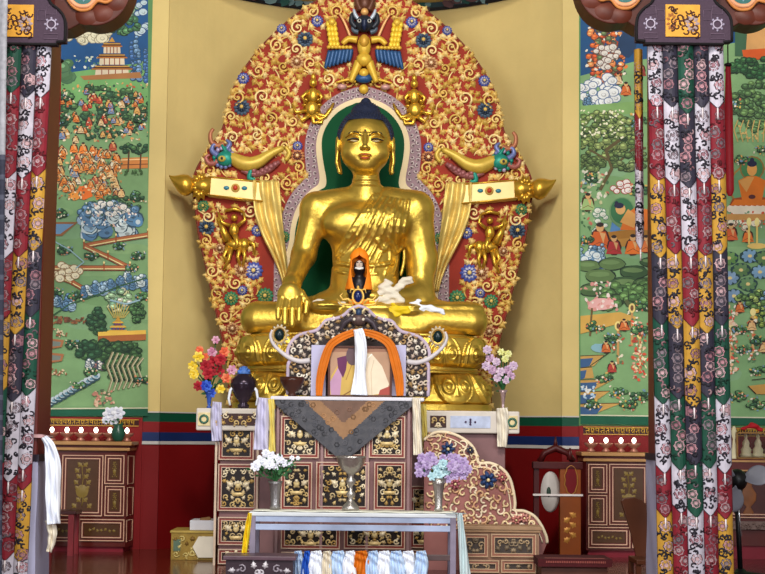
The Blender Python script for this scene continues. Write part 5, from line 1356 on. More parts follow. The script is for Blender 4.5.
def vase_flowers(label, vx, vyb, vyt, vw, Y, vmat, prof, blooms, stems=None, leaf=0, leafspread=14, stemc=None, zbase=None, lab=None):
    X, Z0 = W(vx, vyb, Y); Zt = W(vx, vyt, Y)[1]; s = S(Y)
    if zbase is not None: Z0 = zbase+.001
    t = thing('flower_vase', label, 'vase of flowers', (X, Y, Z0)); h = Zt-Z0
    g = G(); g.lathe([(r*vw/2*s, q*h) for r, q in prof]+[(prof[-1][0]*vw/2*s*.8, h*.97)], (X, Y, Z0), 20); g.build('vase', vmat, t)
    rg = random.Random(int(vx)); top = Vector((X, Y, Zt-.01))
    gs = G()
    for (bx, by, br, cols) in blooms:
        x, z = W(bx, by, Y); c = (x, Y+rg.uniform(-.05, .02), z)
        m_ = top.lerp(Vector(c), .5)+Vector((0, .03, .02)); gs.tube([top, m_, Vector(c)+Vector((0, .02, 0))], .005, 4)
        g = G(); bloom(g, c, br*s, [lin(q) for q in cols], rg, rg.choice((6, 7, 8))); g.build('blossom', FL, t)
    gs.build('stems', LFM, t)
    if leaf:
        g = G()
        ys = [b[1] for b in blooms]; 
        for i in range(leaf):
            b = rg.choice(blooms); q = rg.uniform(.15, 1.05); bxw, bzw = W(b[0], b[1], Y)
            cx = X+(bxw-X)*q+rg.uniform(-leafspread, leafspread)*s*.35; cz = Zt+(bzw-Zt)*q*.9+rg.uniform(-3, 3)*s; cy = Y+rg.uniform(-.03, .08)
            a = math.atan2(cz-Zt+.02, cx-X)+rg.uniform(-.9, .9); L = rg.uniform(3, 6)*s; d = Vector((cos(a), rg.uniform(-.4, .4), sin(a))); sd = Vector((-sin(a), .3, cos(a)))*L*.25
            p = Vector((cx, cy, cz)); g.add([p, p+d*L*.4+sd, p+d*L, p+d*L*.4-sd], [(0, 1, 2), (0, 2, 3)], smooth=False)
        g.build('foliage', LFM, t)['kind'] = 'stuff'
    return t
vp = [(.45, 0), (.5, .06), (.3, .14), (.42, .4), (.55, .7), (.75, .93), (1, 1)]
red = [(150, 20, 34), (176, 34, 44)]; yel = [(226, 190, 40), (236, 210, 90)]; ora = [(222, 96, 60), (230, 130, 90)]; pink = [(196, 120, 150), (214, 160, 180)]; blu = [(30, 60, 170), (60, 100, 200)]
zsh = zt_lotus
vase_flowers('tall vase of red, yellow and orange artificial flowers left of the statue', 209, 406, 392, 10, 13.75, M('vase_blue', (50, 80, 160), rough=.2), vp,
    [(214, 362, 6.5, red), (206, 366, 6, red), (221, 360, 6, red), (218, 371, 6.5, red), (209, 374, 6, red), (199, 386, 5, red), (225, 352, 5, ora), (199, 357, 5.5, yel), (193, 366, 5, yel), (194, 374, 5, yel), (204, 357, 4.5, ora), (200, 350, 4, ora), (216, 340, 4, pink), (232, 370, 5, pink), (207, 386, 5.5, blu), (211, 393, 5, blu), (221, 389, 4.5, yel), (226, 378, 5, ora), (212, 352, 5, pink)], leaf=70, zbase=zsh)
lil = [(196, 170, 196), (214, 190, 206)]; lil2 = [(176, 140, 170), (206, 170, 196)]; ylg = [(214, 214, 130), (226, 226, 160)]
vase_flowers('slim vase of pale lilac orchids on the right end of the altar shelf', 503, 408, 390, 10, 13.75, M('vase_silver_pink', (176, 150, 150), rough=.25, metal=.5), [(.5, 0), (.35, .1), (.3, .4), (.6, .85), (1, 1)],
    [(487, 350, 4.5, lil), (490, 358, 4.5, lil2), (486, 366, 4.5, lil), (492, 370, 4.5, lil2), (496, 362, 4, lil), (501, 352, 3.6, ylg), (508, 354, 3.6, ylg), (505, 359, 3.6, ylg), (500, 372, 4.5, lil), (508, 370, 4.5, lil2), (513, 366, 4.5, lil), (511, 376, 4, lil2), (497, 378, 4, lil), (506, 380, 4, lil)], leaf=40, leafspread=8, zbase=zsh)
# low offering table objects further on use YTB
# black vase and bowl beside the portrait
def simple_lathe(name, label, cat, px, pyb, pyt, wpx, Y, mat, prof, zb=None, parts=None):
    X, Z0 = W(px, pyb, Y); s = S(Y); Zt = W(px, pyt, Y)[1]
    if zb is not None: Z0 = zb+.001
    g = G(); g.lathe([(r*wpx/2*s, q*(Zt-Z0)) for r, q in prof], (X, Y, Z0), 26)
    if parts:
        t = thing(name, label, cat, (X, Y, Z0)); g.build('bowl' if 'goblet' in name else 'body', mat, t); return t, X, Z0, Zt, s
    o = g.build(name, mat, None); tag(o, label, cat); return o
t, X, Z0, Zt, s = simple_lathe('urn', 'round black lacquered urn with blue lid cloth left of the altar table', 'urn', 243.5, 400, 374, 27, 13.75, M('urn_black', (56, 44, 56), rough=.2, metal=.5), [(.4, 0), (.45, .08), (.3, .16), (.7, .38), (1, .66), (.96, .82), (.6, .95), (.55, 1)], zb=zsh, parts=True)
g = G(); g.lathe([(6.5*s, 0), (7*s, 1.5*s), (5*s, 5*s), (3*s, 8*s), (0.5*s, 8.5*s)], (X, 13.75, Zt-.005), 14); 
for i in range(6): g.ball((X+5*s*cos(i), 13.75-4*s, Zt+(3+2*sin(i*2))*s), 1.6*s, 6, 4)
g.build('lid', M('lid_blue', (70, 110, 180), rough=.5, var=.4, scale=30), t)
for q in (1, -1):
    g = G(); g.tube([(X+q*a*s, 13.72, Z0+b*s) for a, b in ((8, 24), (13, 18), (14.5, 10), (13, 3))], [.012, .014, .012, .01], 5); g.build('ribbon', KW, t)
simple_lathe('offering_bowl', 'dark brown wooden bowl left of the carved portrait backrest', 'bowl', 292, 396, 377, 25, 13.22, M('bowl_dark', (66, 34, 24), rough=.3, var=.2), [(.3, 0), (.35, .1), (.25, .22), (.7, .45), (.96, .8), (1, 1), (.93, .98), (.6, .6), (.1, .5)], zb=ztop)
# ============================================================ low offering table in front
YTB = 12.1
lt = thing('low_offering_table', 'long low wooden table with blue-white painted top in front of the altar', 'table', (WX(353, YTB), 12.35, 0))
tw = M('table_paint_pale', (158, 170, 198), rough=.45, var=.35, scale=3); tdk = M('table_wood_dark', (84, 66, 66), rough=.4, var=.25)
ztt = W(353, 513, YTB)[1]
g = G(); xa, xb = WX(249, YTB, 515), WX(457, YTB, 515); g.box(xa, xb, YTB, YTB+.46, ztt-.03, ztt); g.build('table_top', M('table_top_white', (206, 210, 214), rough=.35, var=.15, scale=2), lt, bevel=.006)
g = G(); g.box(xa+.01, xb-.01, YTB+.01, YTB+.04, W(353, 522.5, YTB)[1], ztt-.03); g.build('apron', tw, lt)
g = G(); g.box(xa+.02, xb-.02, YTB+.012, YTB+.04, W(353, 531, YTB)[1], W(353, 525, YTB)[1]); g.build('rail', tw, lt, bevel=.004)
g = G(); g.box(xa+.02, xb-.02, YTB+.015, YTB+.04, W(353, 560, YTB)[1], W(353, 554, YTB)[1]); g.build('rail', tdk, lt, bevel=.004)
for X_ in (xa+.005, xb-.05):
    for y_ in (YTB+.005, YTB+.41):
        g = G(); g.box(X_, X_+.045, y_, y_+.045, 0, ztt-.03); g.build('leg', M('leg_grey_lilac', (128, 118, 136), rough=.45, var=.2), lt, bevel=.004)
# cloth over the table's right end
def endcloth(u, v):
    x0 = WX(445+15*u, YTB, 513)
    if v < .15: return (x0+.06*(v/.15)*u, YTB-.012+.005*sin(u*9), ztt+.003)
    q = (v-.15)/.85; px = 457+(1+11*u)*(.4+.6*q)+q*2; py = 513+q*64
    X, Z = W(px, py, YTB-.02); return (X, YTB-.03+.015*sin(u*10+q*5), max(Z, .004))
sheet('table_runner', 'pale blue-green cloth falling over the right end of the low table', 'cloth', M('cloth_pale_aqua', (196, 212, 214), rough=.6, var=.12, scale=7), endcloth, 16, 40)
g = G(); g.surf(lambda u, v: (xa+.03+(xb-xa-.06)*u, YTB+.03+.25*v, ztt+.006+.002*sin(u*40)), 60, 6); o = g.build('table_runner', M('cloth_offwhite', (224, 222, 206), rough=.7, var=.06), None, solid=.005); tag(o, 'off-white cloth spread along the low table top', 'cloth')
vscarf([(250, 513, 3), (248, 526, 5), (246, 540, 5.5), (244, 555, 5)], YTB-.013, 5, 1.5, .012, 'scarf', 'bright yellow scarf hanging off the left end of the low table', KY)
# scarves draped on the low rail
kc = [('blue and white', M('khata_blue', (40, 96, 200), rough=.6, var=.2)), ('white', KW), ('cream', KC), ('white', KW), ('pale blue', M('khata_pale_blue', (186, 208, 236), rough=.6, var=.1)), ('orange', KO), ('white', KW), ('pale blue', _mats['khata_pale_blue']), ('white', KW), ('white', KW)]
lefts = [300, 309, 320, 330, 343, 355, 367, 379, 392, 405, 418]
defs = [(298, 'khata_pale_blue', 8), (307, 'khata_blue', 6), (316, 'khata_white', 12), (327, 'khata_cream', 8), (338, 'khata_pale_blue', 13), (350, 'khata_white', 10), (361, 'khata_orange', 13), (373, 'khata_pale_blue', 10), (384, 'khata_white', 12), (396, 'khata_pale_blue', 12), (408, 'khata_white', 12), (421, 'khata_pale_blue', 11)]
cname = {'khata_pale_blue': 'pale blue', 'khata_blue': 'vivid blue', 'khata_white': 'white', 'khata_cream': 'cream', 'khata_orange': 'orange'}
for i, (px, mn, w) in enumerate(defs):
    cn = cname[mn]
    lab = {0: 'pale blue scarf at the left end of the scarves on the low rail', 1: 'vivid blue scarf knotted on the low table rail', 2: 'white scarf between the vivid blue and the cream scarves on the rail', 3: 'cream scarf on the rail left of the orange one', 4: 'wide pale blue scarf right of the cream scarf on the rail', 5: 'white scarf touching the left side of the orange scarf', 6: 'orange scarf hung over the low table rail', 7: 'pale blue scarf touching the right side of the orange scarf', 8: 'white scarf second to the right of the orange scarf', 9: 'pale blue scarf third to the right of the orange scarf', 10: 'white scarf second from the right end of the rail', 11: 'pale blue scarf at the right end of the low rail'}[i]
    vscarf([(px, 551, w*.8), (px+.3, 556, w*1.0), (px+prng.uniform(-1.5, 1.5), 565, w*1.25), (px+prng.uniform(-3, 3), 580, w*1.3)], YTB-.035-.012*(i % 2), w, 2.5, .014, 'scarf', lab, _mats[mn], 'scarves on the low table rail')
# carved box stool in front left
YX = 11.75
cb = thing('carved_box', 'low dark carved chest with silver scrollwork at the front left of the low table', 'chest', (WX(258, YX), YX+.2, 0))
g = G(); X0, X1 = WX(223, YX, 565), WX(296, YX, 565); zt_ = W(258, 556, YX)[1]; g.box(X0+.02, X1-.02, YX, YX+.27, 0, zt_-.03); g.build('body', M('box_dark', (50, 36, 44), rough=.4, var=.2), cb)
g = G(); g.box(X0, X1, YX-.02, YX+.29, zt_-.03, zt_); g.build('lid', M('box_lid', (88, 66, 76), rough=.35, var=.2), cb, bevel=.006)
g = G(); scrollpanel(g, prng, X0+.03, X1-.03, .01, zt_-.035, YX, .06, .008, [lin((196, 190, 196)), lin((150, 140, 150)), lin((216, 210, 214))]); g.build('scroll_carving', CARV, cb)

# vases and goblet on the low table
wht = [(226, 228, 240), (240, 240, 246)]; lav = [(164, 138, 186), (184, 164, 202)]; aqua = [(170, 206, 214), (190, 220, 226)]
silver = M('silver_embossed', (176, 170, 164), rough=.3, metal=.85, bump=.004, bscale=60)
vmet = M('vase_pewter', (150, 146, 146), rough=.3, metal=.8, bump=.004, bscale=50)
YF = 12.3; tz = ztt+.012
vase_flowers('pewter vase with white flowers and green leaves at the left of the low table', 275, 511, 481, 15, YF, vmet, [(.62, 0), (.7, .08), (.6, .2), (.7, .6), (.85, .9), (1, 1)],
    [(262, 462, 7, wht), (271, 456, 5, wht), (279, 459, 5, wht), (256, 466, 5, wht), (266, 453, 4, wht), (284, 463, 4, wht), (292, 458, 2.6, wht), (298, 458, 2.2, wht), (270, 464, 5, wht), (290, 464, 3, wht), (276, 466, 4, wht)], leaf=150, leafspread=20, zbase=tz)
vase_flowers('silver vase with lavender hydrangeas at the right of the low table', 438.5, 511, 478, 17, YF, silver, [(.45, 0), (.55, .05), (.42, .12), (.5, .5), (.7, .8), (1, 1)],
    [(x, y, r, c) for x, y, r, c in ((422, 458, 5, lav), (427, 464, 5.5, lav), (420, 466, 5.5, lav), (430, 457, 5.5, lav), (425, 471, 5.5, lav), (434, 461, 5, lav), (419, 473, 4.5, lav), (456, 459, 5.5, lav), (463, 462, 5.5, lav), (459, 469, 5.5, lav), (452, 466, 5.5, lav), (467, 469, 5, lav), (463, 475, 5, lav), (455, 475, 5, lav), (437, 468, 5, aqua), (443, 464, 5, aqua), (446, 472, 5, aqua), (439, 475, 5, aqua), (432, 476, 4.5, aqua), (448, 479, 4, lav), (451, 457, 4, lav), (443, 458, 4, lav))], leaf=30, leafspread=10, zbase=tz)
simple_lathe('silver_goblet', 'tall silver butter lamp goblet in the middle of the low table', 'goblet', 350.5, 511, 456, 30, YF, silver, [(.55, 0), (.6, .03), (.5, .08), (.22, .16), (.14, .22), (.3, .27), (.3, .31), (.14, .36), (.12, .44), (.32, .5), (.34, .55), (.16, .6), (.2, .66), (.62, .74), (.88, .86), (.95, .96), (1.03, 1), (.95, .99), (.8, .88), (.3, .78)], zb=tz)

# ============================================================ side throne with scalloped back, and chest
YK = 13.30
st_ = thing('scalloped_throne', 'reddish peach throne side with stepped scalloped edge and carved vines', 'throne', (WX(485, YK), YK+.1, 0))
P = [(424, 530), (424, 440), (430, 435), (438, 432), (450, 433), (462, 438), (472, 446), (477, 456), (479, 463), (490, 463), (501, 468), (509, 477), (513, 490), (515, 503), (515, 510), (524, 511), (534, 516), (541, 525), (546, 536), (547, 543), (540, 545), (536, 560)]
Q = smooth_poly([(a, b, 0) for a, b in P[1:20]], 4)
pl_ = [(W(p.x, p.y, YK)) for p in Q]
ol = [W(424, 560, YK)]+pl_+[W(536, 560, YK)]
ol = [(x, max(z, 0)) for x, z in ol]
ol = [(ol[0][0], 0)]+ol[1:-1]+[(ol[-1][0], 0)]
g = G(); g.prism(ol, YK, YK+.12); g.build('side_board', M('throne_peach', (146, 92, 86), rough=.5, var=.18, scale=5), st_)
g = G(); g.tube([(p[0], YK-.005, p[1]) for p in pl_], .014, 6); g.tube([(p[0]-.035, YK-.008, p[1]-.035) for p in pl_[6:-3]], .006, 5); g.build('rim', M('rim_cream', (232, 212, 178), rough=.45), st_)
g = G(); rg = random.Random(4); PK = [(p.x-2.5, p.y+3) for p in Q]+[(536, 530), (424, 530)]
pts = poisson(rg, lambda x, y: inpoly(x, y, PK) and x > 428 and y < 528, 426, 545, 434, 528, 7, 5000)
cP = [lin((230, 204, 160)), lin((214, 170, 130)), lin((238, 220, 190))]
for (x_, y_) in pts:
    x, zc = W(x_, y_, YK); a = rg.uniform(0, 6.3); r = rg.uniform(3.8, 5.6)*S(YK); d = rg.choice((1, -1)); c = rg.choice(cP)
    g.tube(spiral(x, zc, r, a, .85, d, YK-.01, 10), .009, 4, c); g.relief(leafpts(x+r*cos(a+2), zc+r*sin(a+2), r*.5, a), YK, .03, rg.choice(cP+[lin((150, 120, 90))]))
for (x_, y_, R, c) in ((448, 449, 7, (50, 70, 110)), (488, 480, 8.5, (46, 70, 116)), (502, 477, 5, (190, 110, 110)), (516, 520, 5, (200, 130, 120)), (524, 518, 5, (200, 140, 130)), (455, 484, 6, (176, 100, 110)), (470, 450, 4, (70, 70, 90))):
    x, zc = W(x_, y_, YK); r = R*S(YK)
    for i in range(7): b = 2*PI*i/7; g.relief(leaf3(x+r*.5*cos(b), zc+r*.5*sin(b), r*.6, b), YK-.012, .035, lin(c))
    g.ball((x, YK-.045, zc), (r*.22, r*.18, r*.22), 8, 5, lin((236, 214, 160)))
g.build('vine_carving', CARV, st_)
YH = 13.0
ch = thing('carved_chest', 'pale brown carved chest in front of the scalloped throne side', 'chest', (WX(502, YH), YH+.15, 0))
g = G(); X0, X1 = WX(461, YH, 545), WX(539, YH, 545); zt_ = W(500, 526, YH)[1]; g.box(X0, X1, YH, YH+.24, 0, zt_-.03); g.build('body', M('chest_tan', (138, 104, 82), rough=.5, var=.2), ch)
g = G(); g.box(X0-.02, X1+.02, YH-.03, YH+.25, zt_-.03, zt_); g.box(X0-.01, X1+.01, YH-.02, YH+.24, zt_-.05, zt_-.03); g.build('lid', M('chest_lid', (158, 124, 92), rough=.45, var=.15), ch, bevel=.004)
ct = [lin((150, 130, 104)), lin((120, 104, 84)), lin((176, 150, 116))]
for a, b, c, d in ((463, 488, 534, 557), (491, 536, 534, 557), (463, 499, 560, 577), (501, 536, 560, 577)): carved_panel(ch, a, b, c, d, YH-.012, 6, ct, ((190, 156, 124), (150, 96, 76)), (66, 56, 50), emblem=False)

# ============================================================ cabinets under the murals
BRN = M('cabinet_maroon', (88, 26, 20), rough=.35, var=.18, scale=4); LINE = M('line_pink_cream', (214, 168, 140), rough=.45); GLN = M('line_gold', (176, 130, 80), rough=.4, metal=.2)
pnt = MC('cabinet_paint', rough=.4, var=.1)
def cab_panel(parent, name, px0, px1, py0, py1, Y, motif=True, handle=False):
    xm = (px0+px1)/2; ym_ = (py0+py1)/2; x0, x1 = WX(px0, Y, ym_), WX(px1, Y, ym_); z1, z0 = W(xm, py0, Y)[1], W(xm, py1, Y)[1]; s = S(Y)
    g = G(); g.box(x0, x1, Y-.008, Y+.01, z0, z1, lin((88, 26, 20))); g.box(x0+5*s, x1-5*s, Y-.004-.008, Y, z0+5*s, z1-5*s, lin((78, 46, 20)) if motif else lin((70, 24, 18)))
    if motif:
        cx, cz = (x0+x1)/2, (z0+z1)/2; w, h = (x1-x0)-12*s, (z1-z0)-12*s; rg = random.Random(int(px0*py0)); gc = lin((132, 108, 48)); y = Y-.0125
        if h > w*.8:
            for q in range(8):
                zz = cz-h*.42+h*.84*q/7; ww = w*(.42, .18, .12, .26, .34, .2, .3, .14)[q]
                for e_ in (1, -1): g.relief(leaf3(cx+e_*ww*.6, zz, min(w, h)*.13, PI/2-e_*.8), y, .004, gc)
            g.tube([(cx+.006*sin(i), y, cz-h*.42+h*.84*i/12) for i in range(13)], .005, 4, gc); g.relief([(cx+w*.22*cos(i*PI/5), cz-h*.12+h*.14*sin(i*PI/5)) for i in range(10)], y, .006, gc)
        else:
            for q in range(7): g.relief(leaf3(cx+(q-3)*w*.12, cz+h*.1*sin(q*2), min(w, h)*.22, q), y, .004, gc)
    p = g.build(name, pnt, parent)
    g = G(); rimrect(g, x0, x1, z0, z1, .9*s, Y-.02, .02); rimrect(g, x0+3*s, x1-3*s, z0+3*s, z1-3*s, 1.0*s, Y-.022, .02); g.build('frame', LINE, p)
    return p
def cabinet(label, pxa, pxb, topy, basey, Y, panels, side=None):
    t = thing('painted_cabinet', label, 'cabinet', (WX((pxa+pxb)/2, Y), Y+.2, 0)); xa, xb = WX(pxa, Y, 500), WX(pxb, Y, 500); xm = (pxa+pxb)/2
    zt_ = W(xm, topy, Y)[1]; zb_ = W(xm, basey, Y)[1]
    g = G(); g.box(xa, xb, Y, 15.17, zb_, zt_); g.build('body', BRN, t)
    g = G(); g.box(xa+.02, xb-.02, Y+.03, 15.17, 0, zb_); g.build('plinth', M('plinth_crimson', (128, 24, 40), rough=.5, var=.1), t)
    g = G(); g.box(xa-.03, xb+.03, Y-.04, 15.17, zt_, zt_+.028); g.box(xa-.05, xb+.05, Y-.07, 15.17, zt_+.05, zt_+.085); g.build('cornice', GLN, t, bevel=.005)
    g = G(); g.box(xa-.02, xb+.02, Y-.03, 15.17, zt_+.028, zt_+.05); g.build('cornice_band', DKR, t)
    for n, a, b, c, d in panels: cab_panel(t, n, a, b, c, d, Y)
    return t, zt_+.085
c1, zc1 = cabinet('maroon painted cabinet under the left mural, next to the niche', -45, 126, 450, 546, 14.8, [('door_panel', 62, 103, 455, 516), ('door_panel', 18, 59, 455, 516), ('small_panel', 105, 124.5, 455, 484), ('small_panel', 105, 124.5, 486, 516), ('drawer', 79, 124.5, 519, 541), ('drawer', 34, 77, 519, 541)])
g = G(); a_ = (WX(126, 14.8, 500), 14.8); b_ = (WX(134, 15.15, 500), 15.16); zz0, zz1 = 0.04, zc1-.09
g.add([(a_[0], a_[1], zz0), (b_[0], b_[1], zz0), (b_[0], b_[1], zz1), (a_[0], a_[1], zz1), (a_[0], b_[1], zz0), (a_[0], b_[1], zz1)], [(0, 1, 2, 3), (0, 4, 1), (3, 2, 5), (1, 4, 5, 2), (4, 0, 3, 5)]); g.build('angled_side', BRN, c1)
g = G()
for r0, r1 in ((.06, .28), (.33, .62), (.66, .95)):
    za, zb2 = zz0+(zz1-zz0)*r0, zz0+(zz1-zz0)*r1
    def LL(t): return (a_[0]+(b_[0]-a_[0])*t, a_[1]+(b_[1]-a_[1])*t-.01)
    p, q = LL(.15), LL(.85); g.tube([(p[0], p[1], za), (q[0], q[1], za), (q[0], q[1], zb2), (p[0], p[1], zb2)], .006, 4, closed=True)
g.build('side_moulding', LINE, c1)
c2, zc2 = cabinet('maroon painted cabinet under the right mural, behind the right pillar', 586, 712, 462, 551, 14.8, [('small_panel', 588, 607, 464, 493), ('small_panel', 588, 607, 495, 525), ('door_panel', 609, 648, 464, 525), ('drawer', 588, 630, 527, 548), ('drawer', 632, 650, 527, 548)])
# lower display cabinet right of the pillar
c3 = thing('display_cabinet', 'dark cabinet with painted vase niche right of the right pillar', 'cabinet', (WX(760, 14.8), 15.0, 0))
g = G(); X0, X1 = WX(721, 14.8, 500), WX(850, 14.8, 500); g.box(X0, X1, 14.8, 15.17, .12, W(745, 472, 14.8)[1]); g.build('body', BRN, c3)
g = G(); g.box(X0, X1, 14.72, 15.17, W(745, 472, 14.8)[1], W(745, 459, 14.8)[1]); g.build('cornice', DKR, c3, bevel=.01)
g = G(); g.box(X0, X1, 14.705, 14.72, W(745, 462, 14.8)[1], W(745, 460, 14.8)[1]); g.box(X0, X1, 14.705, 14.72, W(745, 471, 14.8)[1], W(745, 469.5, 14.8)[1]); g.build('cornice_moulding', GLN, c3)
g = G(); g.box(X0, X1, 14.74, 14.8, W(745, 529, 14.8)[1], W(745, 521, 14.8)[1]); scrollpanel(g, prng, X0, X1, W(745, 529, 14.8)[1], W(745, 521, 14.8)[1], 14.74, .05, .007, [lin((170, 150, 140))], False); g.build('ledge', M('ledge_grey', (120, 96, 88), rough=.5), c3)
g = G(); g.box(X0, X1, 14.83, 15.17, .0, .12); g.build('plinth', _mats['plinth_crimson'], c3)
cab_panel(c3, 'door_panel', 729, 790, 476, 518, 14.79, motif=False)
g = G(); x, zb2 = W(749, 516, 14.76); g.lathe([(.03, 0), (.05, .03), (.02, .08), (.07, .14), (.075, .2), (.03, .27), (.05, .32)], (x, 14.775, zb2), 14, 1, .15); g.build('painted_vase', M('vase_painting', (140, 86, 50), rough=.5, var=.3), c3)
# lamp shelf rails and butter lamps
def lamps(pxs, py, zt_, where, label, pyb):
    g0 = None
    for i, px in enumerate(pxs):
        X = WX(px, 14.95, py); Zc = W(px, py, 14.95)[1]; h = Zc-(zt_+.001)
        if g0 is None:
            t = thing('butter_lamp', label(i), 'lamp', (X, 14.95, zt_+.001), where); g0 = t
            g = G(); g.lathe([(.035, 0), (.04, .01), (.02, .03), (.02, h*.35), (.055, h*.6), (.066, h*.85), (.058, h*.88), (.02, h*.8)], (X, 14.95, zt_+.001), 16); g.build('cup', M('copper_cup', (176, 120, 100), rough=.35, metal=.3), t)
            g = G(); g.ball((X, 14.95, Zc+.012), (.019, .019, .025), 10, 8); g.build('flame', M('lamp_glow', (255, 246, 225), rough=.4, var=0, emit=9), t)
        else:
            c = copy_tree(g0); c.location = (X, 14.95, zt_+.001); c['label'] = label(i)
o_l = ('first', 'second', 'third', 'fourth', 'fifth', 'sixth', 'seventh')
lamps([52, 67, 81, 96, 110, 127], 431, zc1, 'butter lamps along the left cabinet', lambda i: f'glowing butter lamp, {o_l[i]} from the left on the left cabinet', 0)
lamps([591, 606, 621, 634], 441.5, zc2, 'butter lamps along the right cabinet', lambda i: f'glowing butter lamp, {o_l[i]} from the left on the right cabinet', 0)
vase_flowers('round green vase of white peonies on the left cabinet', 118, 441, 424, 14, 14.78, M('vase_green', (40, 84, 66), rough=.25), [(.5, 0), (.75, .1), (1, .4), (.95, .65), (.6, .85), (.7, 1)], [(110, 414, 7, wht), (119, 413, 6.5, wht), (114, 419, 6, wht), (106, 420, 4, wht)], leaf=26, leafspread=10, zbase=zc1)
# glass case of white dough ornaments
cs = thing('glass_case', 'glass fronted case holding pale offering cakes on the right cabinet', 'case', (WX(750, 14.9), 14.95, W(745, 459, 14.8)[1]+.001)); zq = W(745, 459, 14.8)[1]+.001; zu = W(750, 432, 14.85)[1]
g = G(); X0, X1 = WX(737, 14.8, 445), WX(800, 14.8, 445); 
for X_ in (X0, X1): g.box(X_-.008, X_+.008, 14.79, 14.805, zq, zu); g.box(X_-.008, X_+.008, 15.06, 15.075, zq, zu)
g.box(X0, X1, 14.79, 15.07, zu-.015, zu); g.box(X0, X1, 14.79, 15.07, zq, zq+.015); g.build('frame', M('case_bronze', (120, 84, 40), rough=.35, metal=.5), cs)
gl = M('case_glass', (255, 255, 255), rough=.02, var=0, trans=1.0); g = G(); g.box(X0, X1, 14.797, 14.8, zq+.015, zu-.015); g.build('glass_pane', gl, cs)
for i, px in enumerate((746, 758, 770, 782)):
    X, _ = W(px, 450, 14.92); g = G(); k = 1.0
    g.lathe([(.055, 0), (.06, .02), (.045, .04), (.05, .07), (.03, .1), (.035, .13), (.014, .17), (.018, .19), (.004, .22)], (X, 14.92, zq+.016), 14); o = g.build('offering_cake', M('dough_cream', (236, 222, 180), rough=.6, var=.1), None)
    tag(o, ('tiered cream offering cake nearest the pillar inside the glass case', 'tiered cream offering cake second from the pillar inside the glass case', 'third cream offering cake in the case, by the right picture edge', 'fourth cream offering cake in the case, just past the right picture edge')[i], 'offering cake', 'offering cakes in the glass case')
X, Z = W(733, 455, 14.9); g = G(); g.lathe([(.05, 0), (.04, .02), (.02, .1), (.012, .18), (.03, .24), (.01, .3)], (X, 14.85, zq), 12); o = g.build('offering_stand', M('dough_cream', (236, 222, 180)), None); tag(o, 'slender cream offering stand left of the glass case beside the pillar', 'offering stand')
rumple('flower_garland', 'red garland lying on top of the glass case', M('garland_red', (190, 30, 40), rough=.7, var=.2), [(744, 428), (752, 426), (760, 429)], 14.85, 2.2, 9, 'garland')

# ============================================================ drum frame, low carpet table and chair on the right
YG = 14.2
ds = thing('drum_stand', 'tall red-brown wooden stand with a hanging white drum right of the altar', 'drum stand', (WX(557, YG), YG+.1, 0)); wd_ = M('stand_wood', (132, 66, 24), rough=.4, var=.2, scale=3); wdk = M('stand_dark', (70, 16, 16), rough=.45, var=.2)
g = G(); xa2, xb2, _, zq1 = pbox(g, 560, 581, 468, 562, YG, .10); g.build('front_board', wd_, ds, bevel=.006)
g = G(); x, zc = W(571, 480, YG)
ov = [(x+.05*cos(t*PI/10), zc+.0+.12*sin(t*PI/10)) for t in range(20)]; g.prism(ov, YG-.006, YG+.001); g.build('oval_inlay', M('inlay_red', (110, 10, 20), rough=.4), ds)
g = G(); g.tube([(x+.056*cos(t*PI/10)*(1+.1*sin(t*3)), YG-.007, zc+.128*sin(t*PI/10)) for t in range(20)], .005, 4, closed=True); g.build('oval_edge', M('ornament_gold', (186, 130, 60), rough=.4, metal=.3), ds)
g = G()
for q in range(6): xx, z2 = W(570+(-1)**q*3, 515+q*5, YG); g.relief(leafpts(xx, z2, .04, PI/2+(-1)**q), YG, .006)
g.build('gold_ornament', M('ornament_gold', (186, 130, 60), rough=.4, metal=.3), ds)
g = G(); pbox(g, 534, 539, 468, 560, YG+.02, .07); g.build('post', wdk, ds)
g = G(); pbox(g, 533, 583, 462, 469, YG-.01, .12); g.build('top_rail', wdk, ds, bevel=.005)
g = G(); g.tube([W(a, b, YG)[0:1]+(YG+.04,)+W(a, b, YG)[1:2] for a, b in ((540, 462), (545, 453), (556, 448), (568, 453), (574, 462))], [.03, .028, .035, .028, .03], 7); g.tube([(W(556, 448, YG)[0], YG+.04, W(556, 448, YG)[1]), (W(556, 436, YG)[0], YG+.04, W(556, 436, YG)[1])], [.025, .004], 8); g.tube([(W(570, 460, YG)[0], YG, W(570, 460, YG)[1]), (W(570, 448, YG)[0], YG, W(570, 448, YG)[1])], [.03, .008], 8); g.build('crest', wdk, ds)
g = G(); pbox(g, 533, 583, 494, 496, YG-.012, .01); g.build('cord', M('cord_white', (224, 214, 210), rough=.6), ds)
g = G(); x, zc = W(551, 492, YG+.0); n = 28
for yy, rr in (): pass
prof = [(.005, -.035), (.165, -.035), (.178, -.02), (.182, 0), (.178, .02), (.165, .035), (.005, .035)]
vs = [(x+.42*r*cos(2*PI*k/n)+yo*.6, YG+.04+yo, zc+r*sin(2*PI*k/n)) for r, yo in prof for k in range(n)]
fs = [(i*n+k, i*n+(k+1) % n, (i+1)*n+(k+1) % n, (i+1)*n+k) for i in range(len(prof)-1) for k in range(n)]+[tuple(range(n)), tuple((len(prof)-1)*n+k for k in range(n))]
g.add(vs, fs, smooth=True); dm = g.build('drum', M('drum_skin', (186, 178, 172), rough=.55, var=.12), ds)
g = G(); g.ball((x-.02, YG-.0, zc), (.02, .012, .045), 10, 7); g.build('centre_mark', M('mark_green', (40, 60, 48), rough=.5), dm)
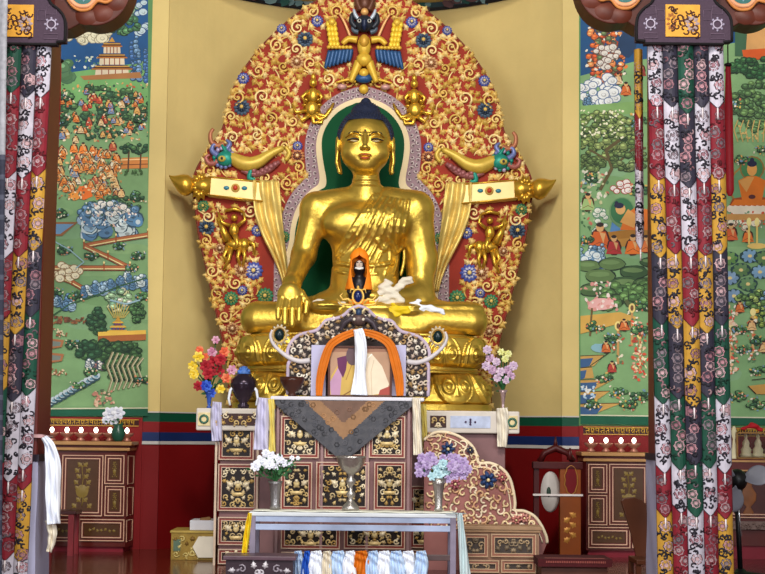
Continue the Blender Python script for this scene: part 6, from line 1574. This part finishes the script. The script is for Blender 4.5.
# carpet covered low table
g = G(); X0, X1 = WX(538, 12.6, 565), WX(612, 12.6, 565)
lt2 = thing('low_bench', 'low bench with a dark red patterned carpet cover at the right front', 'bench', ((X0+X1)/2, 12.8, 0)); zt_ = W(575, 559, 12.6)[1]
g.box(X0+.03, X1-.03, 12.63, 13.0, 0, zt_-.03); g.build('body', M('bench_wood', (80, 40, 26), rough=.5, var=.2), lt2)
g = G(); g.box(X0, X1, 12.58, 13.04, zt_-.06, zt_, lin((70, 18, 22)))
for i in range(34):
    xx = X0+.06+(X1-X0-.12)*i/33; g.box(xx, xx+.01, 12.66, 12.68, zt_, zt_+.002, lin((170, 100, 90))); g.box(xx, xx+.007, 12.574, 12.58, zt_-.03, zt_-.015, lin((150, 80, 70)))
g.build('carpet_cover', MC('carpet_weave', rough=.9, var=.2, scale=60), lt2)
# sloping chair back
sc_ = thing('wooden_chair', 'dark brown wooden chair with tall rounded back at the foot of the right pillar', 'chair', (WX(636, 13.2), 13.1, 0)); cw = M('chair_brown', (84, 44, 26), rough=.4, var=.25, scale=3)
def ch3(a, b, Y): x, z = W(a, b, Y); return (x, z)
pl2 = [ch3(a, b, 13.3) for a, b in ((621, 501), (624, 498), (634, 497), (642, 500), (647, 505), (650, 560), (637, 560), (630, 530))]
g = G(); g.prism(pl2, 13.3, 13.34); g.build('backrest', cw, sc_, bevel=.008)
X0, X1 = WX(629, 13.3, 560), WX(664, 13.3, 560); zs_ = W(640, 556, 13.3)[1]
g = G(); g.box(X0, X1, 12.9, 13.34, zs_-.04, zs_); g.build('seat', cw, sc_, bevel=.006)
for X_ in (X0, X1-.04):
    for y_ in (12.92, 13.3): g = G(); g.box(X_, X_+.04, y_, y_+.04, 0, zs_-.04); g.build('leg', cw, sc_)
# ============================================================ left floor things
bs = thing('bench_stool', 'small dark wooden stool in front of the left cabinet', 'stool', (WX(67, 14.3), 14.45, 0)); zt_ = W(67, 511, 14.3)[1]
g = G(); X0, X1 = WX(40, 14.3, 515), WX(76, 14.3, 515); g.box(X0, X1, 14.3, 14.6, zt_-.03, zt_); g.build('seat', M('stool_dark', (60, 24, 22), rough=.35, var=.2), bs, bevel=.005)
for X_ in (X0+.01, X1-.07):
    for y_ in (14.31, 14.55): g = G(); g.box(X_, X_+.05, y_, y_+.04, 0, zt_-.03); g.build('leg', M('stool_red', (120, 34, 40), rough=.4, var=.2), bs)
YO = 14.0
gb = thing('brocade_box', 'gold brocade covered low box on the floor left of the altar', 'box', (WX(190, YO), YO+.2, 0))
g = G(); X0, X1, _, z1 = pbox(g, 171, 214, 533, 560, YO, .45, lin((150, 120, 48))); scrollpanel(g, prng, X0+.01, X1-.01, .01, z1-.03, YO, .055, .007, [lin((196, 168, 84)), lin((120, 90, 40)), lin((210, 190, 120))]); g.build('body', CARV, gb)
g = G(); g.box(X0-.01, X1+.01, YO-.01, YO+.46, z1, z1+.02); g.build('lid', M('box_lid_gold', (176, 148, 70), rough=.45, var=.2), gb, bevel=.004)
g = G(); x, zc = W(177, 545, YO); g.box(x-.03, x+.03, YO-.01, YO, zc-.05, zc+.05); g.build('tag', M('tag_green', (90, 110, 90), rough=.5), gb)
g = G(); x, zc = W(203, 547, YO-.02); g.prism([(x-.09, zc), (x-.04, zc+.09), (x+.09, zc+.09), (x+.09, zc-.09), (x-.04, zc-.09)], YO-.025, YO-.012); o = g.build('scarf', KC, gb); 
g = G(); x0, x1 = WX(189, YO, 530), WX(214, YO, 530); g.box(x0, x1, YO+.05, YO+.35, z1+.021, z1+.021+.085); o = g.build('white_box', M('paper_white', (206, 204, 210), rough=.6, var=.05), None, bevel=.005); tag(o, 'flat white box stacked on the gold brocade box', 'box')
g = G(); xx = WX(206, YO, 520); 
rumple('ritual_cloth', 'small brown folded bundle on top of the white box', M('bundle_brown', (130, 96, 60), rough=.7, var=.2), [(203, 521), (208, 519), (211, 521)], YO+.1, 2.6, 12, 'bundle')
# ============================================================ fan on its pole
YN = 13.0
fa = thing('electric_fan', 'black and grey stand fan beside the right pillar', 'fan', (WX(741, YN, 560), YN, 0)); blk = M('fan_black', (16, 16, 18), rough=.4, var=.1); gry = M('fan_grey', (120, 120, 130), rough=.35, var=.1)
X, Z = W(737, 480, YN); xb3 = WX(741, YN, 560)
g = G(); g.tube([(X, YN+.02, Z-.1), (xb3, YN+.02, .02)], [.022, .02], 10); g.build('pole', blk, fa)
g = G(); g.tube([(X+.005, YN+.0, Z-.16), (X+.03, YN+.0, Z-.45)], [.006, .006], 6); g.build('pole_highlight_tube', M('fan_pole_glint', (210, 210, 214), rough=.2, metal=.8), fa)  # thin bright tube stands in for the highlight along the black pole
g = G(); g.lathe([(.2, 0), (.2, .02), (.05, .04), (.03, .06)], (xb3, YN+.02, 0), 24); g.build('base', blk, fa)
g = G(); g.ball((X, YN, Z), (.085, .09, .09), 16, 10); g.tube([(X, YN, Z-.05), (X, YN+.02, Z-.17)], [.05, .035], 10); g.build('motor_housing', blk, fa)
for a in (.25, 2.7, 4.5):
    g = G()
    def bl_(u, v, a=a):
        r = .05+.21*u; w = (v-.5)*1.25*(sin(PI*min(1, .25+u*.72))**.7); th = a+w*.85
        return (X+r*cos(th)*1.0, YN-.06+.05*(v-.5), Z+r*sin(th))
    g.surf(bl_, 14, 12); g.build('blade', gry, fa, solid=.004)

# ============================================================ pillars with brocade hangings
BRO = MC('brocade_silk', rough=.6, var=.14, scale=14)
BC = {'W': (186, 180, 192), 'N': (44, 41, 56), 'G': (18, 68, 52), 'R': (122, 24, 38), 'Y': (182, 136, 46), 'g': (70, 72, 86)}
class Strip:
    """one hanging ribbon: overlapping flaps that end in points"""
    def __init__(s, parent, top, bot, w0, w1, Y, segs, seed, bul=.035, name='brocade_strip'):
        s.g = G(); s.rg = random.Random(seed); s.top = top; s.bot = bot; s.w0 = w0; s.w1 = w1; s.Y = Y; s.bul = bul
        n = len(segs)
        for k, (y0, y1, c) in enumerate(segs): s.flap(y0, y1, c, (n-1-k)*.006, k == n-1 and y1 > 574)
        s.o = s.g.build(name, BRO, parent)
    def P(s, u, py, off):
        t = (py-s.top[1])/(s.bot[1]-s.top[1]); cx = s.top[0]+(s.bot[0]-s.top[0])*t; w = s.w0+(s.w1-s.w0)*t
        x, z = W(cx+u*w, py, s.Y)
        return (x, s.Y-s.bul*(1-(2*u)**2)-off, max(z, .01))
    def flap(s, y0, y1, c, off, last):
        col = lin(BC[c]); tip = 9; ya = y0-(12 if y0 > 60 else 0); nv = max(2, int((y1-ya)/8))
        for v in range(nv):
            a, b = ya+(y1-tip-ya)*v/nv, ya+(y1-tip-ya)*(v+1)/nv
            for u in range(6):
                u0, u1 = -.5+u/6, -.5+(u+1)/6
                s.g.add([s.P(u0, b, off), s.P(u1, b, off), s.P(u1, a, off), s.P(u0, a, off)], [(0, 1, 2, 3)], col, 0, True)
        ed = tuple(q*.35 for q in col) if c != 'W' else lin((60, 50, 60))
        b = y1-tip; tp = tip if not last else 0.1
        for u in range(6):
            u0, u1 = -.5+u/6, -.5+(u+1)/6; d0, d1 = tp*(1-abs(u0*2)**1.2), tp*(1-abs(u1*2)**1.2)
            s.g.add([s.P(u0, b+d0, off), s.P(u1, b+d1, off), s.P(u1, b, off), s.P(u0, b, off)], [(0, 1, 2, 3)], col, 0, True)
            s.g.add([s.P(u0, b+d0+.8, off+.0003), s.P(u1, b+d1+.8, off+.0003), s.P(u1, b+d1-.3, off+.0006), s.P(u0, b+d0-.3, off+.0006)], [(0, 1, 2, 3)], ed)
        # white cord under the point
        if not last: s.g.tube([s.P(0, y1, off+.001), s.P(0, y1+11, off+.001)], .006, 4, lin((226, 214, 216)))
        # seams
        for e in (-.49, .49):
            s.g.tube([s.P(e, ya+(y1-tip-ya)*q/4, off+.001) for q in range(5)], .003, 4, tuple(q*.4 for q in col))
        # woven pattern
        rg = s.rg; y = y0+6; k = 0
        pinks = [lin((170, 122, 130)), lin((138, 94, 104)), lin((180, 146, 150)), lin((120, 104, 112))]; dk = lin((34, 30, 40)) if c in 'WY' else tuple(q*.45 for q in col); lt_ = tuple(min(1, q*1.8+.02) for q in col)
        asp = s.w0
        def disc(u, py, r, cc, o_, n=9, wob=0):
            pts = []
            for i in range(n):
                a = -2*PI*i/n; rr = r*(1+wob*cos(i*PI)); uu = max(-.48, min(.48, u+rr*cos(a)/asp)); pts.append(s.P(uu, py+rr*sin(a), off+o_))
            s.g.add(pts, [tuple(range(n))[::-1]], cc)
        while y < y1-6:
            if k % 2 == 0 or (k % 4 == 3 and c in 'RGN'):
                u = rg.choice((-.2, 0, .2)); r = rg.uniform(5.4, 7.0); pk = rg.choice(pinks) if c != 'R' else tuple(q*.75 for q in rg.choice(pinks))
                disc(u, y, r, dk, .0006, 16, .06); disc(u, y, r*.86, pk, .0010, 16, .1); disc(u, y, r*.5, tuple(q*.45 for q in pk), .0014, 10, .1); disc(u, y, r*.3, pk, .0018, 8)
                for i in range(8): a = i*PI/4; disc(u+r*.68*cos(a)/asp, y+r*.68*sin(a), .55, tuple(q*.4 for q in pk), .0018, 5)
                y += rg.uniform(9, 11)
            else:
                for q in range(5):
                    u = (-.3+.3*(q % 3))+rg.uniform(-.12, .12); yy = y+rg.uniform(-5, 5); cc = dk if c in 'WY' else (tuple(q*.6 for q in rg.choice(pinks)) if rg.random() < .35 else dk)
                    P_ = [(u+2.3*cos(a0)/asp*(1-.1*j), yy+2.6*sin(a0)) for j, a0 in enumerate([rg.uniform(0, 6.3)+j*.9 for j in range(1)])]
                    a0 = rg.uniform(0, 6.3); d = rg.choice((1, -1)); pts = []
                    for j in range(6): aa = a0+d*j*.85; rr = 2.9*(1-j*.13); pts.append(s.P(max(-.47, min(.47, u+rr*cos(aa)/asp)), yy+rr*sin(aa), off+.0012))
                    s.g.tube(pts, [.006, .008, .008, .007, .006, .004], 4, cc, flat=.3)
                    if c in 'WY' and rg.random() < .7: disc(u+rg.uniform(-.1, .1), yy+rg.uniform(-3, 3), 1.2, cc, .0012, 6)
                y += rg.uniform(8, 10)
            k += 1
def pillar(name_lab, px, Y, half, label2):
    t = thing('wooden_pillar', name_lab, 'pillar', (WX(px, Y, 500), Y+half, 0)); x = WX(px, Y, 430)
    g = G(); g.box(x-half, x+half, Y, Y+2*half, 0, 5.2); g.build('shaft', M('pillar_red', (96, 30, 24), rough=.45, var=.15, scale=2), t, bevel=.02)
    zw = W(px, 461, Y)[1]
    g = G()
    def wr(u, v):
        per = [(-1, 1), (-1, -1), (1, -1), (1, 1)]; q = u*3; i = min(2, int(q)); a, b = per[i], per[i+1]; f_ = q-i
        e = .012+.004*sin(v*9+u*20); return (x+(half+e)*(a[0]+(b[0]-a[0])*f_), Y+half+(half+e)*(a[1]+(b[1]-a[1])*f_), .002+(zw-.002)*v)
    g.surf(wr, 60, 16, smooth=False); g.build('paper_wrap', M('wrap_lavender', (160, 158, 184), rough=.7, var=.08, scale=2), t)
    g = G(); g.box(x-half-.02, x+half+.02, Y-.02, Y+2*half+.02, zw, zw+.05); g.build('dark_band', M('band_dark', (36, 28, 40), rough=.5), t)
    # carved bracket with scalloped underside
    g = G(); sC = S(Y+.3)
    hb = smooth_poly([(112, -34, 0), (108, -8, 0), (103, 8, 0), (94, 20, 0), (82, 27, 0), (70, 29, 0), (58, 27, 0), (50, 31, 0), (40, 34, 0), (0, 34, 0)], 4)
    px_ = px+0; yy_ = Y+.3
    R1 = [(x+p.x*sC, W(px, p.y, yy_)[1]) for p in hb]; L1 = [(x-p.x*sC, W(px, p.y, yy_)[1]) for p in hb[::-1]]
    g.prism(R1+L1[1:], yy_-.14, yy_+.14); br = g.build('bracket', M('bracket_brown', (78, 34, 24), rough=.5, var=.3, scale=5), t, bevel=.01)
    for s_ in (1, -1):
        g = G(); ins = smooth_poly([(98, -30, 0), (92, -6, 0), (84, 3, 0), (74, 2, 0), (66, 10, 0), (56, 11, 0), (48, 6, 0), (40, -6, 0)], 4)
        pts = [(x+s_*p.x*sC, W(px, p.y, yy_)[1]) for p in ins]; g.prism(pts+[(x+s_*30*sC, W(px, -30, yy_)[1])], yy_-.16, yy_-.14, lin((40, 92, 88)))
        g.tube([(a, yy_-.165, b) for a, b in pts], .018, 6, lin((214, 150, 110))); g.tube([(a, yy_-.162, b-.028) for a, b in pts], .014, 6, lin((190, 120, 60)))
        for i in range(7): a = i*.9; g.relief(leafpts(x+s_*(62+6*cos(a))*sC, W(px, -4, yy_)[1]+6*sin(a)*sC, .04, a), yy_-.16, .02, lin((150, 176, 190)))
        g.build('scallop_ornament', MC('frame_paint'), br)
        # rolled leaf carving below
        g = G()
        for i in range(4):
            a = hb[5+i*5]; cx_, cz_ = x+s_*(a.x-7)*sC, W(px, a.y-9, yy_)[1]
            g.relief([(cx_+.085*cos(t*PI/7)*(1.1 if 0 < t < 7 else 1), cz_+.07*sin(t*PI/7)) for t in range(14)], yy_-.14, .025)
        g.build('leaf_roll', M('roll_brown', (90, 40, 26), rough=.5, var=.3, scale=7), br)
    return t, x
YPl = 11.7
pR, xPR = pillar('dark red pillar wrapped in lavender paper below, right of the altar', 690, YPl, .23, '')
pL, xPL = pillar('dark red pillar wrapped in lavender paper below, at the left edge', 6, YPl, .23, '')
YHg = 11.62
hR = thing('pillar_hanging', 'multicoloured brocade ribbon hanging on the right pillar under a dark cap', 'hanging', (xPR, YHg, 0.02))
seg13 = {1: [(42, 110, 'W'), (110, 184, 'R'), (184, 258, 'Y'), (258, 328, 'N'), (328, 404, 'G'), (404, 474, 'W'), (474, 520, 'R'), (520, 600, 'Y')],
         2: [(42, 112, 'N'), (112, 187, 'W'), (187, 258, 'R'), (258, 332, 'Y'), (332, 400, 'N'), (400, 468, 'G'), (468, 515, 'W'), (515, 600, 'R')],
         3: [(42, 115, 'G'), (115, 187, 'N'), (187, 258, 'W'), (258, 328, 'R'), (328, 405, 'Y'), (405, 468, 'N'), (468, 515, 'G'), (515, 600, 'W')]}
tops = [654, 669, 684, 699, 714]; bots = [666, 682, 697, 711, 726]
for i, k in enumerate((1, 2, 3, 2, 1)):
    Strip(hR, (tops[i], 42), (bots[i], 585), 15.6, 16, YHg-.02*(1 if i in (1, 3) else 2 if i == 2 else 0), [(a, b+R_.uniform(-3, 3), c) for a, b, c in seg13[k]], 30+i)
# ribbon on the pillar's far side, seen at its left
Strip(hR, (638, 62), (640, 262), 8, 8, YHg+.35, [(62, 120, 'Y'), (120, 172, 'R'), (172, 250, 'W')], 50)
def cap(parent, axpx, s_side, hanging, Y):
    c_ = Sym(axpx, 20, Y); m_ = M('cap_purple', (70, 52, 68), rough=.75, var=.15, scale=30)
    o2 = smooth_poly([(0, -12, 0), (22, -10, 0), (30, -2, 0), (34, 4, 0), (42, 10, 0), (48, 20, 0), (48.5, 41, 0)], 3); rt = [(p.x, p.y) for p in o2]+[(48, 41), (40, 41.5), (40, 44)]
    P = [c_(a, b) for a, b in rt]+[c_(-a, b) for a, b in rt[::-1]]
    g = G(); g.prism(P, Y, Y+.09, lin((66, 50, 64)))
    g.tube([(p[0], Y-.004, p[1]) for p in P], .011, 6, lin((14, 10, 12)), closed=True)
    for q in (1, -1):
        x, z = c_(q*34, 24); g.tube([(x+.032*cos(t*PI/6), Y-.004, z+.032*sin(t*PI/6)) for t in range(12)], .007, 4, lin((170, 160, 176)), closed=True)
        for t in range(8): g.ball((x+.045*cos(t*PI/4), Y-.002, z+.045*sin(t*PI/4)), (.01, .006, .01), 5, 4, lin((150, 140, 160)))
        for (a, b, w, h) in ((34, 10, 5, 4), (34, 36, 7, 2.5), (24, 15, 4, 5)):
            x0, z0 = c_(q*(a-w), b-h); x1, z1 = c_(q*(a+w), b+h); g.tube([(x0, Y-.003, z0), (x1, Y-.003, z0), (x1, Y-.003, z1), (x0, Y-.003, z1)], .004, 4, lin((96, 78, 94)), closed=True)
    cp = g.build('cap_cloth', MC('cap_cloth_weave', rough=.8, var=.12, scale=60), parent)
    g = G(); x0, z0 = c_(-19, 5); x1, z1 = c_(16, 37); yl = lin((206, 148, 46)); g.box(x0, x1, Y-.012, Y+.01, z1, z0, yl); rg = random.Random(9)
    for i in range(26):
        xx, zz = rg.uniform(x0+.02, x1-.02), rg.uniform(z1+.02, z0-.02); r = .028
        cc = lin((70, 36, 28)); g.tube(spiral(xx, zz, r, rg.uniform(0, 6), .7, rg.choice((1, -1)), Y-.013, 6), .006, 4, cc)
    x, z = c_(8, 24); 
    for i in range(9): a = i*2*PI/9; g.relief(leaf3(x+.032*cos(a), z+.04*sin(a), .026, a), Y-.013, .004, lin((150, 130, 130)))
    x, z = c_(-13, 22)
    for i in range(9): a = i*2*PI/9; g.relief(leaf3(x+.022*cos(a), z+.05*sin(a), .02, a), Y-.013, .004, lin((150, 90, 40)))
    g.build('yellow_brocade_square', BRO, cp)
cap(hR, 684, 0, hR, YHg-.12)
hL = thing('pillar_hanging', 'multicoloured brocade ribbon hanging on the left pillar at the picture edge', 'hanging', (xPL, YHg, 0.02))
segL = {1: [(38, 100, 'W'), (100, 178, 'R'), (178, 252, 'Y'), (252, 318, 'N'), (318, 396, 'G'), (396, 470, 'W'), (470, 490, 'R'), (490, 561, 'Y'), (561, 620, 'W')],
        2: [(38, 100, 'N'), (100, 180, 'W'), (180, 258, 'R'), (258, 335, 'Y'), (335, 402, 'N'), (402, 482, 'W'), (482, 560, 'R'), (560, 620, 'W')],
        3: [(38, 95, 'G'), (95, 180, 'R'), (180, 260, 'W'), (260, 322, 'R'), (322, 395, 'Y'), (395, 470, 'G'), (470, 535, 'R'), (535, 600, 'W')]}
for i, (t0, b0, k) in enumerate(((46, 19, 1), (31, 5, 2), (16, -9, 3), (1, -24, 2))):
    Strip(hL, (t0, 38), (b0, 585), 15, 16, YHg-.02*(i % 3), segL[k], 70+i)
cap(hL, 18, 0, hL, YHg-.12)
# slate brocade curtain at the very edge
g = G(); rg = random.Random(2)
def cu(u, v):
    px = -24+u*32-7*v**.6+1; x, z = W(px, -20+v*600, 11.2); return (x, 11.2+.02*sin(u*12), max(z, .02))
def cuc(u, v):
    return lin((150, 150, 156)) if v < .29 and u > .0 else (lin((46, 48, 62)) if (int(u*8)+int(v*90)) % 3 else lin((72, 74, 88)))
g.surf(cu, 12, 120, cuc)
o = g.build('door_curtain', MC('curtain_weave', rough=.8, var=.2, scale=30), None, solid=.006); tag(o, 'narrow grey and white curtain edge hanging at the far left of the picture', 'curtain')
# thin red banners in front of the murals
def tubeban(px0, px1, y0, y1, Y, w, lab):
    t = thing('red_pennant', lab, 'pennant', PP(px1, y1, Y)); g = G()
    def f(u, v):
        x, z = W(px0+(px1-px0)*v, y0+(y1-y0)*v, Y); ww = w*S(Y)*(1-.5*max(0, (v-.96)/.04))*(.6+.4*min(1, v*3)); a = PI*2*u; return (x+ww/2*cos(a), Y+ww/2*sin(a)*.6, z)
    g.surf(f, 14, 40); g.build('cloth_tube', M('pennant_red', (166, 14, 30), rough=.5, var=.12), t); 
    g = G(); x, z = W(px0, y0-1, Y); g.ball((x, Y, z), (.035, .03, .02), 8, 6); g.tube([(x, Y, z), (x, Y, z+6)], .006, 5); g.build('hanger', M('hanger_dark', (30, 18, 18), rough=.5), t)
tubeban(60, 54, 62, 190, 13.6, 5.2, 'thin red cloth pennant hanging beside the left pillar')
tubeban(728, 730, 66, 196, 13.6, 8.5, 'red cloth pennant hanging beside the right pillar')
# white cloth and rope tied round the left pillar
vscarf([(44, 437, 5), (50, 447, 10), (53, 465, 14), (53, 490, 14), (53, 510, 13), (54, 524, 13)], YPl-.05, 12, 2.5, .02, 'scarf', 'long pale blue-white scarf tied to the left pillar', KW)
vscarf([(50, 520, 10), (52, 535, 9), (49, 552, 5)], YPl-.01, 8, 2, .015, 'scarf', 'cream end of cloth showing under the pale scarf on the left pillar', KC)
g = G(); g.tube([(xPL-.27, YPl-.02, W(40, 436, YPl)[1]), (xPL+.27, YPl-.02, W(44, 436, YPl)[1]), (xPL+.275, YPl+.3, W(44, 437, YPl)[1])], .014, 6); o = g.build('rope', M('rope_pink', (190, 150, 150), rough=.8), None); tag(o, 'pinkish rope tied around the left pillar above the wrap', 'rope')
